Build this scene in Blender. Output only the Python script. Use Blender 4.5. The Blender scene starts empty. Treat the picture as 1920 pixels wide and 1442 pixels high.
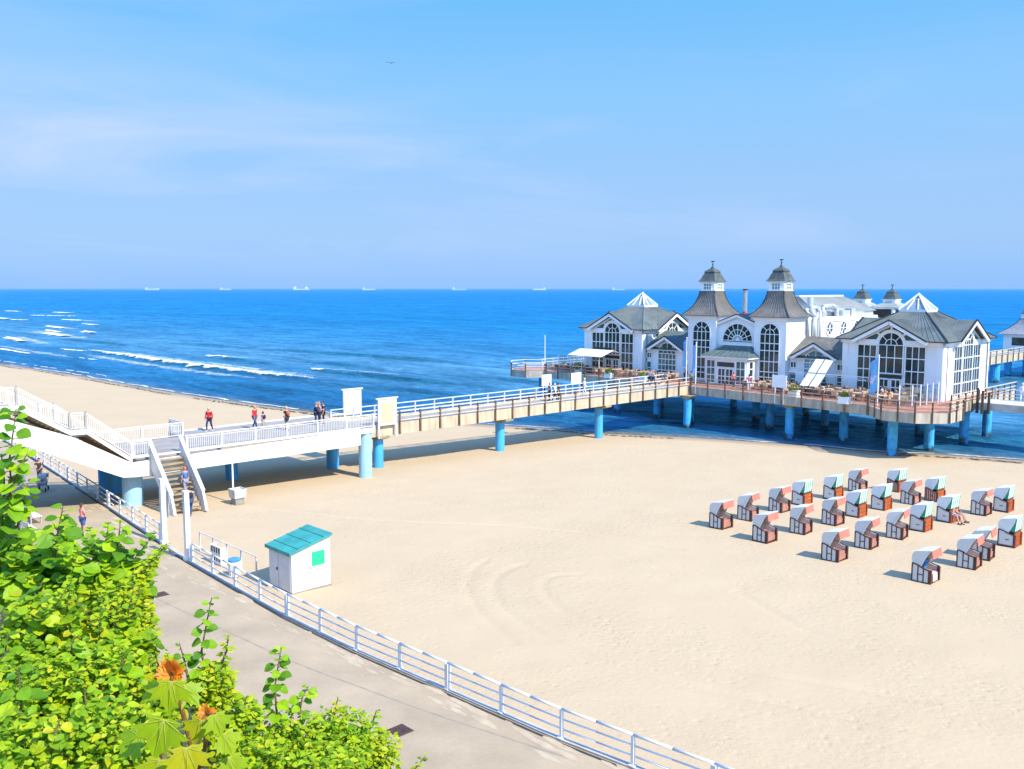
import bpy, bmesh, math, random
from mathutils import Vector, Matrix, noise
R = math.radians
random.seed(7)
SC = bpy.context.scene
COL = SC.collection
# ---------------------------------------------------------------- camera
CAM_H = 13.5
cam = bpy.data.cameras.new("camera"); camo = bpy.data.objects.new("camera", cam); COL.objects.link(camo)
cam.sensor_width = 36.0; cam.lens = 1700 / 1920 * 36
cam.clip_start = 0.1; cam.clip_end = 60000
PITCH = math.atan(180 / 1700)
camo.location = (0, 0, CAM_H); camo.rotation_euler = (R(90) - PITCH, 0, 0)
SC.camera = camo
# ---------------------------------------------------------------- site frame: a runs along the shore, b out to sea
ANG = R(-46.2154)
A = (math.cos(ANG), math.sin(ANG)); B = (-A[1], A[0])
O2 = (-58.4 * A[0], -58.4 * A[1])
def W(a, b, z=0.0):
    return (O2[0] + a * A[0] + b * B[0], O2[1] + a * A[1] + b * B[1], z)
# ---------------------------------------------------------------- sky, sun, exposure
SUN_EL = R(44)
sa = ANG + R(5)                                   # azimuth the light comes from (site +a, a touch seaward)
sdir = Vector((math.cos(sa) * math.cos(SUN_EL), math.sin(sa) * math.cos(SUN_EL), math.sin(SUN_EL)))
world = bpy.data.worlds.new("World"); SC.world = world; world.use_nodes = True
nt = world.node_tree; nt.nodes.clear()
out = nt.nodes.new("ShaderNodeOutputWorld"); bg = nt.nodes.new("ShaderNodeBackground")
sky = nt.nodes.new("ShaderNodeTexSky"); sky.sky_type = 'NISHITA'; sky.sun_disc = False
sky.sun_elevation = SUN_EL; sky.sun_rotation = math.atan2(sdir.x, sdir.y)
sky.air_density = 1.0; sky.dust_density = 0.6; sky.ozone_density = 2.0
CLOUD_X = 3.1
# thin cloud veils and a cool horizon band in the sky itself, by direction
tc = nt.nodes.new("ShaderNodeTexCoord")
sep = nt.nodes.new("ShaderNodeSeparateXYZ"); nt.links.new(tc.outputs['Generated'], sep.inputs[0])
ramp = nt.nodes.new("ShaderNodeValToRGB")
nt.links.new(sep.outputs['Z'], ramp.inputs[0])
cr = ramp.color_ramp
SKYSTOPS = [(0.0, (2.85, 5.85, 11.3)), (0.02, (3.0, 6.0, 11.2)), (0.055, (3.75, 6.4, 10.7)), (0.11, (3.65, 6.5, 10.8)), (0.2, (2.95, 6.6, 11.2)), (0.31, (1.6, 5.85, 11.1)), (0.5, (1.9, 5.6, 13.5)), (1.0, (2.4, 5.8, 15.0))]  # highest stops, above the frame, raised as added blue fill for the shadows
cr.elements[0].position = 0; cr.elements[1].position = 1
for p_, c_ in SKYSTOPS[1:-1]: cr.elements.new(p_)
for e_, (p_, c_) in zip(cr.elements, SKYSTOPS): e_.color = (c_[0] / 20, c_[1] / 20, c_[2] / 20, 1)
scl = nt.nodes.new("ShaderNodeVectorMath"); scl.operation = 'SCALE'; scl.inputs['Scale'].default_value = 20.0
nt.links.new(ramp.outputs[0], scl.inputs[0])
mix1 = nt.nodes.new("ShaderNodeMix"); mix1.data_type = 'RGBA'; mix1.inputs['Factor'].default_value = 0.85
nt.links.new(sky.outputs[0], mix1.inputs['A']); nt.links.new(scl.outputs[0], mix1.inputs['B'])
mp = nt.nodes.new("ShaderNodeMapping"); mp.inputs['Scale'].default_value = (1.3, 1.3, 7.0); mp.inputs['Location'].default_value = (CLOUD_X, 0, 0)
nt.links.new(tc.outputs['Generated'], mp.inputs[0])
cn = nt.nodes.new("ShaderNodeTexNoise"); cn.inputs['Scale'].default_value = 2.1; cn.inputs['Detail'].default_value = 7; cn.inputs['Roughness'].default_value = .55
cn.inputs['Distortion'].default_value = .6
nt.links.new(mp.outputs[0], cn.inputs['Vector'])
cr2 = nt.nodes.new("ShaderNodeMapRange"); cr2.inputs['From Min'].default_value = .46; cr2.inputs['From Max'].default_value = .78
cr2.inputs['To Min'].default_value = 0; cr2.inputs['To Max'].default_value = .75
nt.links.new(cn.outputs[0], cr2.inputs[0])
# the veils lie low in the sky and thicken to the left
zr_ = nt.nodes.new("ShaderNodeValToRGB"); nt.links.new(sep.outputs['Z'], zr_.inputs[0])
ze = zr_.color_ramp; ze.elements[0].position = 0; ze.elements[1].position = 1
for p_ in (.03, .06, .15, .22, .45): ze.elements.new(p_)
for e_, v_ in zip(ze.elements, (.1, .35, 1.0, 1.0, .3, .12, .1)): e_.color = (v_, v_, v_, 1)
xr_ = nt.nodes.new("ShaderNodeMapRange"); xr_.inputs['From Min'].default_value = .45; xr_.inputs['From Max'].default_value = -.5; xr_.inputs['To Min'].default_value = .35; xr_.inputs['To Max'].default_value = 1.25
nt.links.new(sep.outputs['X'], xr_.inputs[0])
m1_ = nt.nodes.new("ShaderNodeMath"); m1_.operation = 'MULTIPLY'; nt.links.new(zr_.outputs[0], m1_.inputs[0]); nt.links.new(xr_.outputs[0], m1_.inputs[1])
m2_ = nt.nodes.new("ShaderNodeMath"); m2_.operation = 'MULTIPLY'; nt.links.new(m1_.outputs[0], m2_.inputs[0]); nt.links.new(cr2.outputs[0], m2_.inputs[1])
# added fill: unseen sky behind the camera raised to lift the shaded facades
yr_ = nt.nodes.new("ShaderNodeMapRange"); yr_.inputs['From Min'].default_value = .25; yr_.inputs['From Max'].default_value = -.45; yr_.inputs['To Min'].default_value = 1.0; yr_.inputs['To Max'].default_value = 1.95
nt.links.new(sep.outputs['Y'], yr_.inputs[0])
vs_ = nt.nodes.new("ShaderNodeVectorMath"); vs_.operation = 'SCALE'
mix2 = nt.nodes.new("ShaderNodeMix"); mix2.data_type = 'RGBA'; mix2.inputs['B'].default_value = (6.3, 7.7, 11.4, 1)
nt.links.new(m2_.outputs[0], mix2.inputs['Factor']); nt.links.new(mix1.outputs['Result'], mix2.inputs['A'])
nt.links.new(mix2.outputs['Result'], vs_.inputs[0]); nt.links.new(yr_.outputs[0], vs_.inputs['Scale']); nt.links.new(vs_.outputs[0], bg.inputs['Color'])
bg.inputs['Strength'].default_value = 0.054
nt.links.new(bg.outputs[0], out.inputs[0])
sl = bpy.data.lights.new("sun", 'SUN'); so = bpy.data.objects.new("sun", sl); COL.objects.link(so)
sl.energy = 3.9; sl.angle = R(0.5); sl.color = (1.0, .93, .80)
so.rotation_euler = sdir.to_track_quat('Z', 'Y').to_euler()
so.location = (0, 0, 60)
SC.view_settings.view_transform = 'Standard'; SC.view_settings.look = 'None'
SC.view_settings.gamma = 1; SC.view_settings.exposure = 0.85
SC.cycles.max_bounces = 6; SC.cycles.transparent_max_bounces = 8

# ---------------------------------------------------------------- helpers
MATS = {}
def M(name, col, rough=.6, var=.15, scale=2.0, bump=0.0, bscale=25.0, spec=.4, metal=0.0, col2=None, stretch=(1, 1, 1)):
    if name in MATS: return MATS[name]
    m = bpy.data.materials.new(name); m.use_nodes = True
    n = m.node_tree.nodes; l = m.node_tree.links; bs = n['Principled BSDF']
    bs.inputs['Roughness'].default_value = rough; bs.inputs['Metallic'].default_value = metal
    bs.inputs['Specular IOR Level'].default_value = spec
    c2 = col2 or tuple(c * (1 - var * 2) for c in col)
    g = n.new("ShaderNodeNewGeometry"); mpn = n.new("ShaderNodeMapping"); mpn.inputs['Scale'].default_value = stretch
    l.new(g.outputs['Position'], mpn.inputs[0])
    t = n.new("ShaderNodeTexNoise"); t.inputs['Scale'].default_value = scale; t.inputs['Detail'].default_value = 5
    l.new(mpn.outputs[0], t.inputs['Vector'])
    r_ = n.new("ShaderNodeMapRange"); r_.inputs['From Min'].default_value = .32; r_.inputs['From Max'].default_value = .7
    l.new(t.outputs[0], r_.inputs[0])
    x = n.new("ShaderNodeMix"); x.data_type = 'RGBA'
    x.inputs['A'].default_value = (*[min(1, c * (1 + var * .4)) for c in col], 1); x.inputs['B'].default_value = (*c2, 1)
    l.new(r_.outputs[0], x.inputs['Factor']); l.new(x.outputs['Result'], bs.inputs['Base Color'])
    if bump:
        t2 = n.new("ShaderNodeTexNoise"); t2.inputs['Scale'].default_value = bscale; t2.inputs['Detail'].default_value = 4
        l.new(mpn.outputs[0], t2.inputs['Vector'])
        b_ = n.new("ShaderNodeBump"); b_.inputs['Strength'].default_value = bump; b_.inputs['Distance'].default_value = .05
        l.new(t2.outputs[0], b_.inputs['Height']); l.new(b_.outputs[0], bs.inputs['Normal'])
    MATS[name] = m
    return m

class MB:
    """collects faces of one mesh"""
    def __init__(s): s.v = []; s.f = []
    def add(s, vs, fs):
        o = len(s.v); s.v += [tuple(v) for v in vs]; s.f += [tuple(i + o for i in f) for f in fs]; return s
    def box(s, x0, x1, y0, y1, z0, z1):
        return s.add([(x0, y0, z0), (x1, y0, z0), (x1, y1, z0), (x0, y1, z0), (x0, y0, z1), (x1, y0, z1), (x1, y1, z1), (x0, y1, z1)],
                     [(3, 2, 1, 0), (4, 5, 6, 7), (0, 1, 5, 4), (1, 2, 6, 5), (2, 3, 7, 6), (3, 0, 4, 7)])
    def bar(s, p, q, w, h=None, up=(0, 0, 1)):
        h = h or w; p = Vector(p); q = Vector(q); d = (q - p).normalized(); u = Vector(up)
        if abs(d.dot(u)) > .95: u = Vector((0, 1, 0))
        sx = d.cross(u).normalized() * (w / 2); sz = sx.cross(d).normalized() * (h / 2)
        vs = [e + i * sx + j * sz for e in (p, q) for i, j in ((-1, -1), (1, -1), (1, 1), (-1, 1))]
        return s.add(vs, [(0, 1, 2, 3), (7, 6, 5, 4), (0, 4, 5, 1), (1, 5, 6, 2), (2, 6, 7, 3), (3, 7, 4, 0)])
    def tube(s, p, q, r0, r1=None, n=8, caps=True):
        r1 = r0 if r1 is None else r1; p = Vector(p); q = Vector(q); d = (q - p).normalized()
        u = d.orthogonal().normalized(); w = d.cross(u)
        vs = [p + (u * math.cos(2 * math.pi * i / n) + w * math.sin(2 * math.pi * i / n)) * r0 for i in range(n)]
        vs += [q + (u * math.cos(2 * math.pi * i / n) + w * math.sin(2 * math.pi * i / n)) * r1 for i in range(n)]
        fs = [(i, (i + 1) % n, n + (i + 1) % n, n + i) for i in range(n)]
        if caps: fs += [tuple(range(n - 1, -1, -1)), tuple(range(n, 2 * n))]
        return s.add(vs, fs)
    def path(s, pts, r, n=6):
        for i in range(len(pts) - 1):
            rr = r if not isinstance(r, (list, tuple)) else r[i]; r2 = r if not isinstance(r, (list, tuple)) else r[i + 1]
            s.tube(pts[i], pts[i + 1], rr, r2, n)
        return s
    def prism(s, pts, vec):
        """polygon extruded along vec"""
        n = len(pts); vec = Vector(vec); vs = [Vector(p) for p in pts] + [Vector(p) + vec for p in pts]
        return s.add(vs, [tuple(range(n)), tuple(range(2 * n - 1, n - 1, -1))] + [(i, n + i, n + (i + 1) % n, (i + 1) % n) for i in range(n)])
    def loft(s, rings, close=True, caps=True):
        n = len(rings[0]); vs = [p for r_ in rings for p in r_]; fs = []
        for k in range(len(rings) - 1):
            for i in range(n if close else n - 1):
                j = (i + 1) % n; fs.append((k * n + i, k * n + j, (k + 1) * n + j, (k + 1) * n + i))
        if caps and close: fs += [tuple(range(n - 1, -1, -1)), tuple(range((len(rings) - 1) * n, len(rings) * n))]
        return s.add(vs, fs)
    def ball(s, c, rx, ry=None, rz=None, n=10, k=6):
        ry = ry or rx; rz = rz or rx
        rings = []
        for j in range(1, k):
            t = math.pi * j / k
            rings.append([(c[0] + rx * math.sin(t) * math.cos(2 * math.pi * i / n), c[1] + ry * math.sin(t) * math.sin(2 * math.pi * i / n), c[2] - rz * math.cos(t)) for i in range(n)])
        return s.loft(rings)
    def build(s, name, mat, parent=None, org=(0, 0, 0), smooth=False, fix=True):
        me = bpy.data.meshes.new(name)
        me.from_pydata([(x - org[0], y - org[1], z - org[2]) for x, y, z in s.v], [], s.f)
        if fix:
            bm = bmesh.new(); bm.from_mesh(me); bmesh.ops.recalc_face_normals(bm, faces=bm.faces); bm.to_mesh(me); bm.free()
        if smooth:
            for p in me.polygons: p.use_smooth = True
        me.materials.append(mat)
        o = bpy.data.objects.new(name, me); COL.objects.link(o)
        if parent: o.parent = parent
        return o

def tag(o, label=None, cat=None, group=None, kind=None):
    if label: o['label'] = label
    if cat: o['category'] = cat
    if group: o['group'] = group
    if kind: o['kind'] = kind
    return o
class T:
    """a thing: an Empty at its base in the site frame that parents its parts (parts are written in a, b, z)"""
    def __init__(s, name, label, cat, a, b, z, group=None, rz=0.0, local=False):
        s.o = bpy.data.objects.new(name, None); COL.objects.link(s.o); s.o.empty_display_size = .3
        s.o.location = W(a, b, z); s.o.rotation_euler = (0, 0, ANG + rz)
        s.org = (0, 0, 0) if local else (a, b, z)
        tag(s.o, label, cat, group)
    def part(s, mb, name, mat, parent=None, smooth=False, label=None):
        o = mb.build(name, mat, parent or s.o, s.org, smooth)
        if label: o['label'] = label
        return o
KIDS = {}
def dup(o, parent=None):
    c = o.copy(); COL.objects.link(c)
    if parent: c.parent = parent
    for ch in [x for x in bpy.data.objects if x.parent == o]: dup(ch, c)
    return c
def place(o, a, b, z, rz=0.0, label=None, group=None, scale=None):
    o.location = W(a, b, z); o.rotation_euler = (0, 0, ANG + rz)
    if scale: o.scale = (scale,) * 3
    if label: o['label'] = label
    if group: o['group'] = group
    return o
def lerp(a, b, t): return a + (b - a) * t
def interp(tab, x):
    if x <= tab[0][0]: return tab[0][1]
    for (x0, y0), (x1, y1) in zip(tab, tab[1:]):
        if x <= x1: return lerp(y0, y1, (x - x0) / (x1 - x0))
    return tab[-1][1]
# ---------------------------------------------------------------- terrain profile
WLINE = [(-900, 34), (-300, 45), (-144.8, 51.6), (-115.0, 54.3), (-86.7, 54.9), (-71.9, 55.4), (-60.2, 56.4), (-47.8, 57.7), (-37.3, 59.2), (-25.4, 63.2), (-14.1, 68.5), (-8, 70.9), (-3, 72.5), (4.2, 76.5), (12.6, 80), (17.4, 81.4), (22.4, 82.6), (26.1, 85.2), (32.6, 87.7), (60, 93), (400, 110)]
SEA = -1.7
def waterline(a): return interp(WLINE, a)
def beach_z(a, b):
    if b < 20: return -.12
    s = (b - 20) / (waterline(a) - 20)
    return -.12 + (SEA + .12) * (s ** .95) if s < 1.6 else -.12 + (SEA + .12) * (1.6 ** .95)
FENCE = [(-80, 24.5), (-40, 23.0), (-19, 21.5), (-3.3, 20.2), (12, 18.85), (15.6, 18.5), (21.3, 18.24), (26, 18.05), (30.9, 18.1), (35.8, 18.4), (40.7, 18.7), (43, 18.98), (60, 21.2), (120, 30)]
def fence_b(a): return interp(FENCE, a)
def hill_z(b): return 0.06 if b > 12 else min(11.6, (12 - b) * .92)
def ray(px, py):
    u, v = px - 960, py - 721
    return Vector((u, 1700 * math.cos(PITCH) - v * math.sin(PITCH), -1700 * math.sin(PITCH) - v * math.cos(PITCH)))
def G(px, py, z=0.0):
    """where the line of sight through a photo pixel meets height z, in site a, b"""
    d = ray(px, py); t = (z - CAM_H) / d.z; x, y = d.x * t - O2[0], d.y * t - O2[1]
    return x * A[0] + y * A[1], x * B[0] + y * B[1]
def GB(px, py):
    z = -.5
    for _ in range(6):
        a, b = G(px, py, z); z = beach_z(a, b)
    return a, b, z
# ================================================================ SETTING
def axis(*segs):
    segs = [s for s in segs]
    r = []
    for s0, s1, st in segs:
        n = max(1, int(round((s1 - s0) / st)))
        r += [s0 + (s1 - s0) * i / n for i in range(n)]
    r.append(segs[-1][1]); return r
def geo(x0, x1, step, k):
    r = [x0]; s = step
    while r[-1] < x1: r.append(r[-1] + s); s *= k
    return r
def grid(name, xs, ys, zf, mat, attrs=(), smooth=True):
    vs, at = [], {k: [] for k in attrs}
    for y in ys:
        for x in xs:
            p = zf(x, y); vs.append(p[:3])
            for k, v in zip(attrs, p[3:]): at[k].append(v)
    n = len(xs)
    fs = [(j * n + i, j * n + i + 1, (j + 1) * n + i + 1, (j + 1) * n + i) for j in range(len(ys) - 1) for i in range(n - 1)]
    me = bpy.data.meshes.new(name); me.from_pydata(vs, [], fs)
    for k in attrs:
        me.attributes.new(k, 'FLOAT', 'POINT').data.foreach_set('value', at[k])
    me.polygons.foreach_set('use_smooth', [smooth] * len(me.polygons)); me.materials.append(mat)
    o = bpy.data.objects.new(name, me); COL.objects.link(o)
    o.location = W(0, 0, 0); o.rotation_euler = (0, 0, ANG)
    return o
def seg_dist(x, y, pl):
    best = 1e9
    for (x0, y0), (x1, y1) in zip(pl, pl[1:]):
        dx, dy = x1 - x0, y1 - y0; t = max(0, min(1, ((x - x0) * dx + (y - y0) * dy) / (dx * dx + dy * dy)))
        d = (x - x0 - t * dx) ** 2 + (y - y0 - t * dy) ** 2
        if d < best: best = d
    return math.sqrt(best)
def smooth_pl(pl, k=2):
    for _ in range(k):
        q = [pl[0]]
        for (x0, y0), (x1, y1) in zip(pl, pl[1:]):
            q += [(x0 * .75 + x1 * .25, y0 * .75 + y1 * .25), (x0 * .25 + x1 * .75, y0 * .25 + y1 * .75)]
        pl = q + [pl[-1]]
    return pl
TRACKS = [smooth_pl([(26.4, 31.5), (26.6, 29.9), (27.8, 28.0), (30.0, 26.4), (32.2, 25.5), (34.8, 24.9), (37.2, 24.8), (40.0, 25.1), (43.5, 26.4), (48, 28)], 1),
          smooth_pl([(29.6, 32.4), (28.8, 31.4), (29.1, 30.0), (31.0, 28.5), (33.3, 27.5), (35.9, 27.2), (38.3, 27.4), (41.5, 28.0), (47, 30.4)], 1),
          smooth_pl([(24.6, 30.5), (25.6, 28.6), (27.6, 26.6), (30.4, 24.9), (34, 23.6)], 1),
          smooth_pl([(36, 36), (42, 33), (50, 33.5)], 1), smooth_pl([(6, 27), (14, 31), (22, 38), (30, 40)], 1)]
def sand_mat():
    m = bpy.data.materials.new("sand"); m.use_nodes = True; n = m.node_tree.nodes; l = m.node_tree.links
    bs = n['Principled BSDF']; bs.inputs['Roughness'].default_value = .95; bs.inputs['Specular IOR Level'].default_value = .1
    g = n.new("ShaderNodeNewGeometry")
    t = n.new("ShaderNodeTexNoise"); t.inputs['Scale'].default_value = .22; t.inputs['Detail'].default_value = 8; t.inputs['Roughness'].default_value = .65
    l.new(g.outputs['Position'], t.inputs['Vector'])
    x = n.new("ShaderNodeMix"); x.data_type = 'RGBA'; x.inputs['A'].default_value = (.545, .418, .265, 1); x.inputs['B'].default_value = (.480, .355, .215, 1)
    l.new(t.outputs[0], x.inputs['Factor'])
    a = n.new("ShaderNodeAttribute"); a.attribute_name = 'wet'
    x2 = n.new("ShaderNodeMix"); x2.data_type = 'RGBA'; x2.inputs['B'].default_value = (.29, .21, .13, 1)
    l.new(a.outputs['Fac'], x2.inputs['Factor']); l.new(x.outputs['Result'], x2.inputs['A'])
    fn = n.new("ShaderNodeTexNoise"); fn.inputs['Scale'].default_value = 3.2; fn.inputs['Detail'].default_value = 6; fn.inputs['Roughness'].default_value = .7
    l.new(g.outputs['Position'], fn.inputs['Vector'])
    v = n.new("ShaderNodeTexVoronoi"); v.inputs['Scale'].default_value = 1.9; l.new(g.outputs['Position'], v.inputs['Vector'])
    vr = n.new("ShaderNodeMapRange"); vr.inputs['From Max'].default_value = .28; l.new(v.outputs['Distance'], vr.inputs[0])
    ad = n.new("ShaderNodeMath"); ad.operation = 'MULTIPLY_ADD'; ad.inputs[1].default_value = 1.0
    l.new(fn.outputs[0], ad.inputs[0])
    vm = n.new("ShaderNodeMath"); vm.operation = 'MULTIPLY'; vm.inputs[1].default_value = .42; l.new(vr.outputs[0], vm.inputs[0]); l.new(vm.outputs[0], ad.inputs[2])
    pn = n.new("ShaderNodeTexNoise"); pn.inputs['Scale'].default_value = .16; pn.inputs['Detail'].default_value = 3; l.new(g.outputs['Position'], pn.inputs['Vector'])
    pr = n.new("ShaderNodeMapRange"); pr.inputs['From Min'].default_value = .38; pr.inputs['From Max'].default_value = .62; pr.inputs['To Min'].default_value = .15; pr.inputs['To Max'].default_value = .55; l.new(pn.outputs[0], pr.inputs[0])
    b = n.new("ShaderNodeBump"); b.inputs['Distance'].default_value = .13; l.new(pr.outputs[0], b.inputs['Strength'])
    l.new(ad.outputs[0], b.inputs['Height']); l.new(b.outputs[0], bs.inputs['Normal'])
    # scattered darker specks: shell grit and weed
    sp = n.new("ShaderNodeTexVoronoi"); sp.inputs['Scale'].default_value = 1.15; sp.inputs['Randomness'].default_value = 1
    l.new(g.outputs['Position'], sp.inputs['Vector'])
    sr = n.new("ShaderNodeMapRange"); sr.inputs['From Min'].default_value = .05; sr.inputs['From Max'].default_value = .11; sr.inputs['To Min'].default_value = .28; sr.inputs['To Max'].default_value = 0
    l.new(sp.outputs['Distance'], sr.inputs[0])
    x3 = n.new("ShaderNodeMix"); x3.data_type = 'RGBA'; x3.inputs['B'].default_value = (.3, .23, .16, 1)
    l.new(sr.outputs[0], x3.inputs['Factor']); l.new(x2.outputs['Result'], x3.inputs['A']); l.new(x3.outputs['Result'], bs.inputs['Base Color'])
    return m
def beach_pt(a, b):
    z = beach_z(a, b); wl = waterline(a); d = wl - b
    wob = noise.noise((a * .12, b * .12, 3)) * .07 + noise.noise((a * .6, b * .6, 9)) * .025
    if b > 20: z += wob * min(1, (b - 20) / 2) * (1 if d > 3 else max(0, d / 3))
    if 4 < a < 62 and 21 < b < 48:
        for pl in TRACKS:
            q = seg_dist(a, b, pl)
            if q < .6: z += -.06 * math.exp(-(q / .15) ** 2) + .012 * math.exp(-((q - .3) / .12) ** 2)
    wet = max(0, min(1, 1 - (d - .4 - noise.noise((a * .15, 0, 5)) * .8) / 2.4)) * .8
    if b > fence_b(a) + 60 and d < -40: z = SEA - 4
    return (a, b, z, wet)
axs = geo(62, 700, 1.5, 1.25)
xs = [-x for x in reversed(geo(40, 1500, 2, 1.25))] + axis((-38, 4, 1.0), (4, 61.9, .22)) + axs
ys = axis((17.2, 20, .7), (20, 48, .22), (48, 92, .8)) + geo(93, 160, 2, 1.4)
tag(grid("beach", xs, ys, beach_pt, sand_mat(), ('wet',)), kind='structure')

CRESTS = [([(-175, 78.6), (-161.2, 78.3), (-143.3, 77.9), (-126.4, 77.0), (-108.2, 77.5), (-94.0, 78.0), (-83.0, 79.2), (-70, 81.2)], .45, 1.6),
          ([(-150.4, 111.0), (-139.5, 114.5), (-119.0, 117.1), (-93.8, 120.0), (-76.8, 120.7)], .65, 2.6),
          ([(-190, 107.0), (-170, 109.5), (-152, 113)], .45, 2.4), ([(-92, 90.2), (-87.7, 90.5), (-71.4, 91.1), (-52.3, 93.1), (-40, 95)], .55, 2.0),
          ([(-137, 90.6), (-124, 91.3), (-105, 91.6)], .4, 1.8), ([(-70, 103), (-50, 104), (-30, 106)], .35, 2.2), ([(-120, 66), (-95, 66.5), (-75, 68), (-55, 70)], .3, 1.5),
          ([(-240, 92), (-200, 93), (-180, 95)], .4, 2), ([(-110, 101), (-95, 100.5), (-78, 101)], .5, 2.0), ([(-60, 80), (-45, 82.5), (-32, 84)], .35, 1.6), ([(-30, 76), (-18, 79), (-8, 82)], .3, 1.4),
          ([(20, 96), (32, 99), (48, 103)], .3, 1.5), ([(24, 90.5), (34, 92.5), (46, 95)], .22, 1.0)]
def swell(a, b):
    z = 0
    for pl, amp, sg in CRESTS:
        if pl[0][0] < a < pl[-1][0]:
            t = (a - pl[0][0]) / (pl[-1][0] - pl[0][0]); c = interp(pl, a); d = b - c
            if abs(d) < 4 * sg: z += amp * math.exp(-(d / (sg * (1.0 if d < 0 else 1.7))) ** 2) * math.sin(math.pi * t) ** .6
    return z
def water_mat():
    m = bpy.data.materials.new("sea_water"); m.use_nodes = True; n = m.node_tree.nodes; l = m.node_tree.links
    df = n.new("ShaderNodeBsdfDiffuse"); gs_ = n.new("ShaderNodeBsdfGlossy"); gs_.inputs['Roughness'].default_value = .22; gs_.inputs['Color'].default_value = (.16, .62, .95, 1)
    lw = n.new("ShaderNodeLayerWeight"); lw.inputs['Blend'].default_value = .25; mw_ = n.new("ShaderNodeMath"); mw_.operation = 'MULTIPLY'; mw_.inputs[1].default_value = .5; l.new(lw.outputs['Fresnel'], mw_.inputs[0])
    ms = n.new("ShaderNodeMixShader"); l.new(mw_.outputs[0], ms.inputs[0]); l.new(df.outputs[0], ms.inputs[1]); l.new(gs_.outputs[0], ms.inputs[2]); l.new(ms.outputs[0], n['Material Output'].inputs['Surface'])
    at = n.new("ShaderNodeAttribute"); at.attribute_name = 'shore'
    lg = n.new("ShaderNodeMath"); lg.operation = 'LOGARITHM'; lg.inputs[1].default_value = 10
    mx = n.new("ShaderNodeMath"); mx.operation = 'MAXIMUM'; mx.inputs[1].default_value = 1.0; l.new(at.outputs['Fac'], mx.inputs[0]); l.new(mx.outputs[0], lg.inputs[0])
    dv = n.new("ShaderNodeMath"); dv.operation = 'MULTIPLY'; dv.inputs[1].default_value = .25; l.new(lg.outputs[0], dv.inputs[0])
    rp = n.new("ShaderNodeValToRGB"); l.new(dv.outputs[0], rp.inputs[0]); cr = rp.color_ramp
    stops = [(0, (.20, .22, .20)), (.07, (.09, .18, .24)), (.18, (.025, .15, .28)), (.30, (.035, .185, .33)), (.36, (.07, .235, .365)), (.43, (.105, .28, .385)), (.5, (.05, .24, .40)), (.58, (.011, .205, .41)), (.75, (.003, .18, .425)), (1, (.003, .172, .44))]
    cr.elements[0].position = 0; cr.elements[1].position = 1
    for p_, c_ in stops[1:-1]: cr.elements.new(p_)
    for e_, (p_, c_) in zip(cr.elements, stops): e_.color = (*c_, 1)
    tc_ = n.new("ShaderNodeTexCoord")
    def nz(sx, sy, sc, det, rough=.6):
        mp_ = n.new("ShaderNodeMapping"); mp_.inputs['Scale'].default_value = (sx, sy, 1); l.new(tc_.outputs['Object'], mp_.inputs[0])
        t = n.new("ShaderNodeTexNoise"); t.inputs['Scale'].default_value = sc; t.inputs['Detail'].default_value = det; t.inputs['Roughness'].default_value = rough
        t.inputs['Distortion'].default_value = .4
        l.new(mp_.outputs[0], t.inputs['Vector']); return t
    n1 = nz(.06, .2, 1, 9, .68); n2 = nz(.35, .9, 1.1, 6, .65); n3 = nz(.012, .03, 1, 5)
    x = n.new("ShaderNodeMix"); x.data_type = 'RGBA'; x.blend_type = 'MULTIPLY'; x.inputs['Factor'].default_value = 1.0
    r1 = n.new("ShaderNodeMapRange"); r1.inputs['From Min'].default_value = .32; r1.inputs['From Max'].default_value = .68; r1.inputs['To Min'].default_value = .45; r1.inputs['To Max'].default_value = 1.35
    l.new(n1.outputs[0], r1.inputs[0])
    r3 = n.new("ShaderNodeMapRange"); r3.inputs['From Min'].default_value = .3; r3.inputs['From Max'].default_value = .7; r3.inputs['To Min'].default_value = .75; r3.inputs['To Max'].default_value = 1.2
    l.new(n3.outputs[0], r3.inputs[0])
    m0 = n.new("ShaderNodeMath"); m0.operation = 'MULTIPLY'; l.new(r1.outputs[0], m0.inputs[0]); l.new(r3.outputs[0], m0.inputs[1])
    r2 = n.new("ShaderNodeMapRange"); r2.inputs['From Min'].default_value = .35; r2.inputs['From Max'].default_value = .65; r2.inputs['To Min'].default_value = .7; r2.inputs['To Max'].default_value = 1.28; l.new(n2.outputs[0], r2.inputs[0])
    mm = n.new("ShaderNodeMath"); mm.operation = 'MULTIPLY'; l.new(m0.outputs[0], mm.inputs[0]); l.new(r2.outputs[0], mm.inputs[1])
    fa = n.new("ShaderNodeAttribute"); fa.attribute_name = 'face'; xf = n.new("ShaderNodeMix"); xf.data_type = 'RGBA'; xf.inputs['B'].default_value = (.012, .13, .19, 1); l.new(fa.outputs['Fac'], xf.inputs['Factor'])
    l.new(rp.outputs[0], xf.inputs['A']); l.new(xf.outputs['Result'], x.inputs['A']); l.new(mm.outputs[0], x.inputs['B']); l.new(x.outputs['Result'], df.inputs['Color'])
    ad = n.new("ShaderNodeMath"); ad.operation = 'MULTIPLY_ADD'; ad.inputs[1].default_value = 2.6; l.new(n1.outputs[0], ad.inputs[0]); l.new(n2.outputs[0], ad.inputs[2])
    b = n.new("ShaderNodeBump"); b.inputs['Strength'].default_value = .9; b.inputs['Distance'].default_value = .8
    l.new(ad.outputs[0], b.inputs['Height']); l.new(b.outputs[0], df.inputs['Normal']); l.new(b.outputs[0], gs_.inputs['Normal'])
    return m
xs = [-x for x in reversed(geo(222, 60000, 5, 1.2))] + axis((-220, -62, 1.8), (-62, 60, .85)) + geo(63, 60000, 4, 1.3)
ds = axis((-4, 60, .5), (60, 76, .8)) + geo(77, 60000, 1.6, 1.16)
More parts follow.
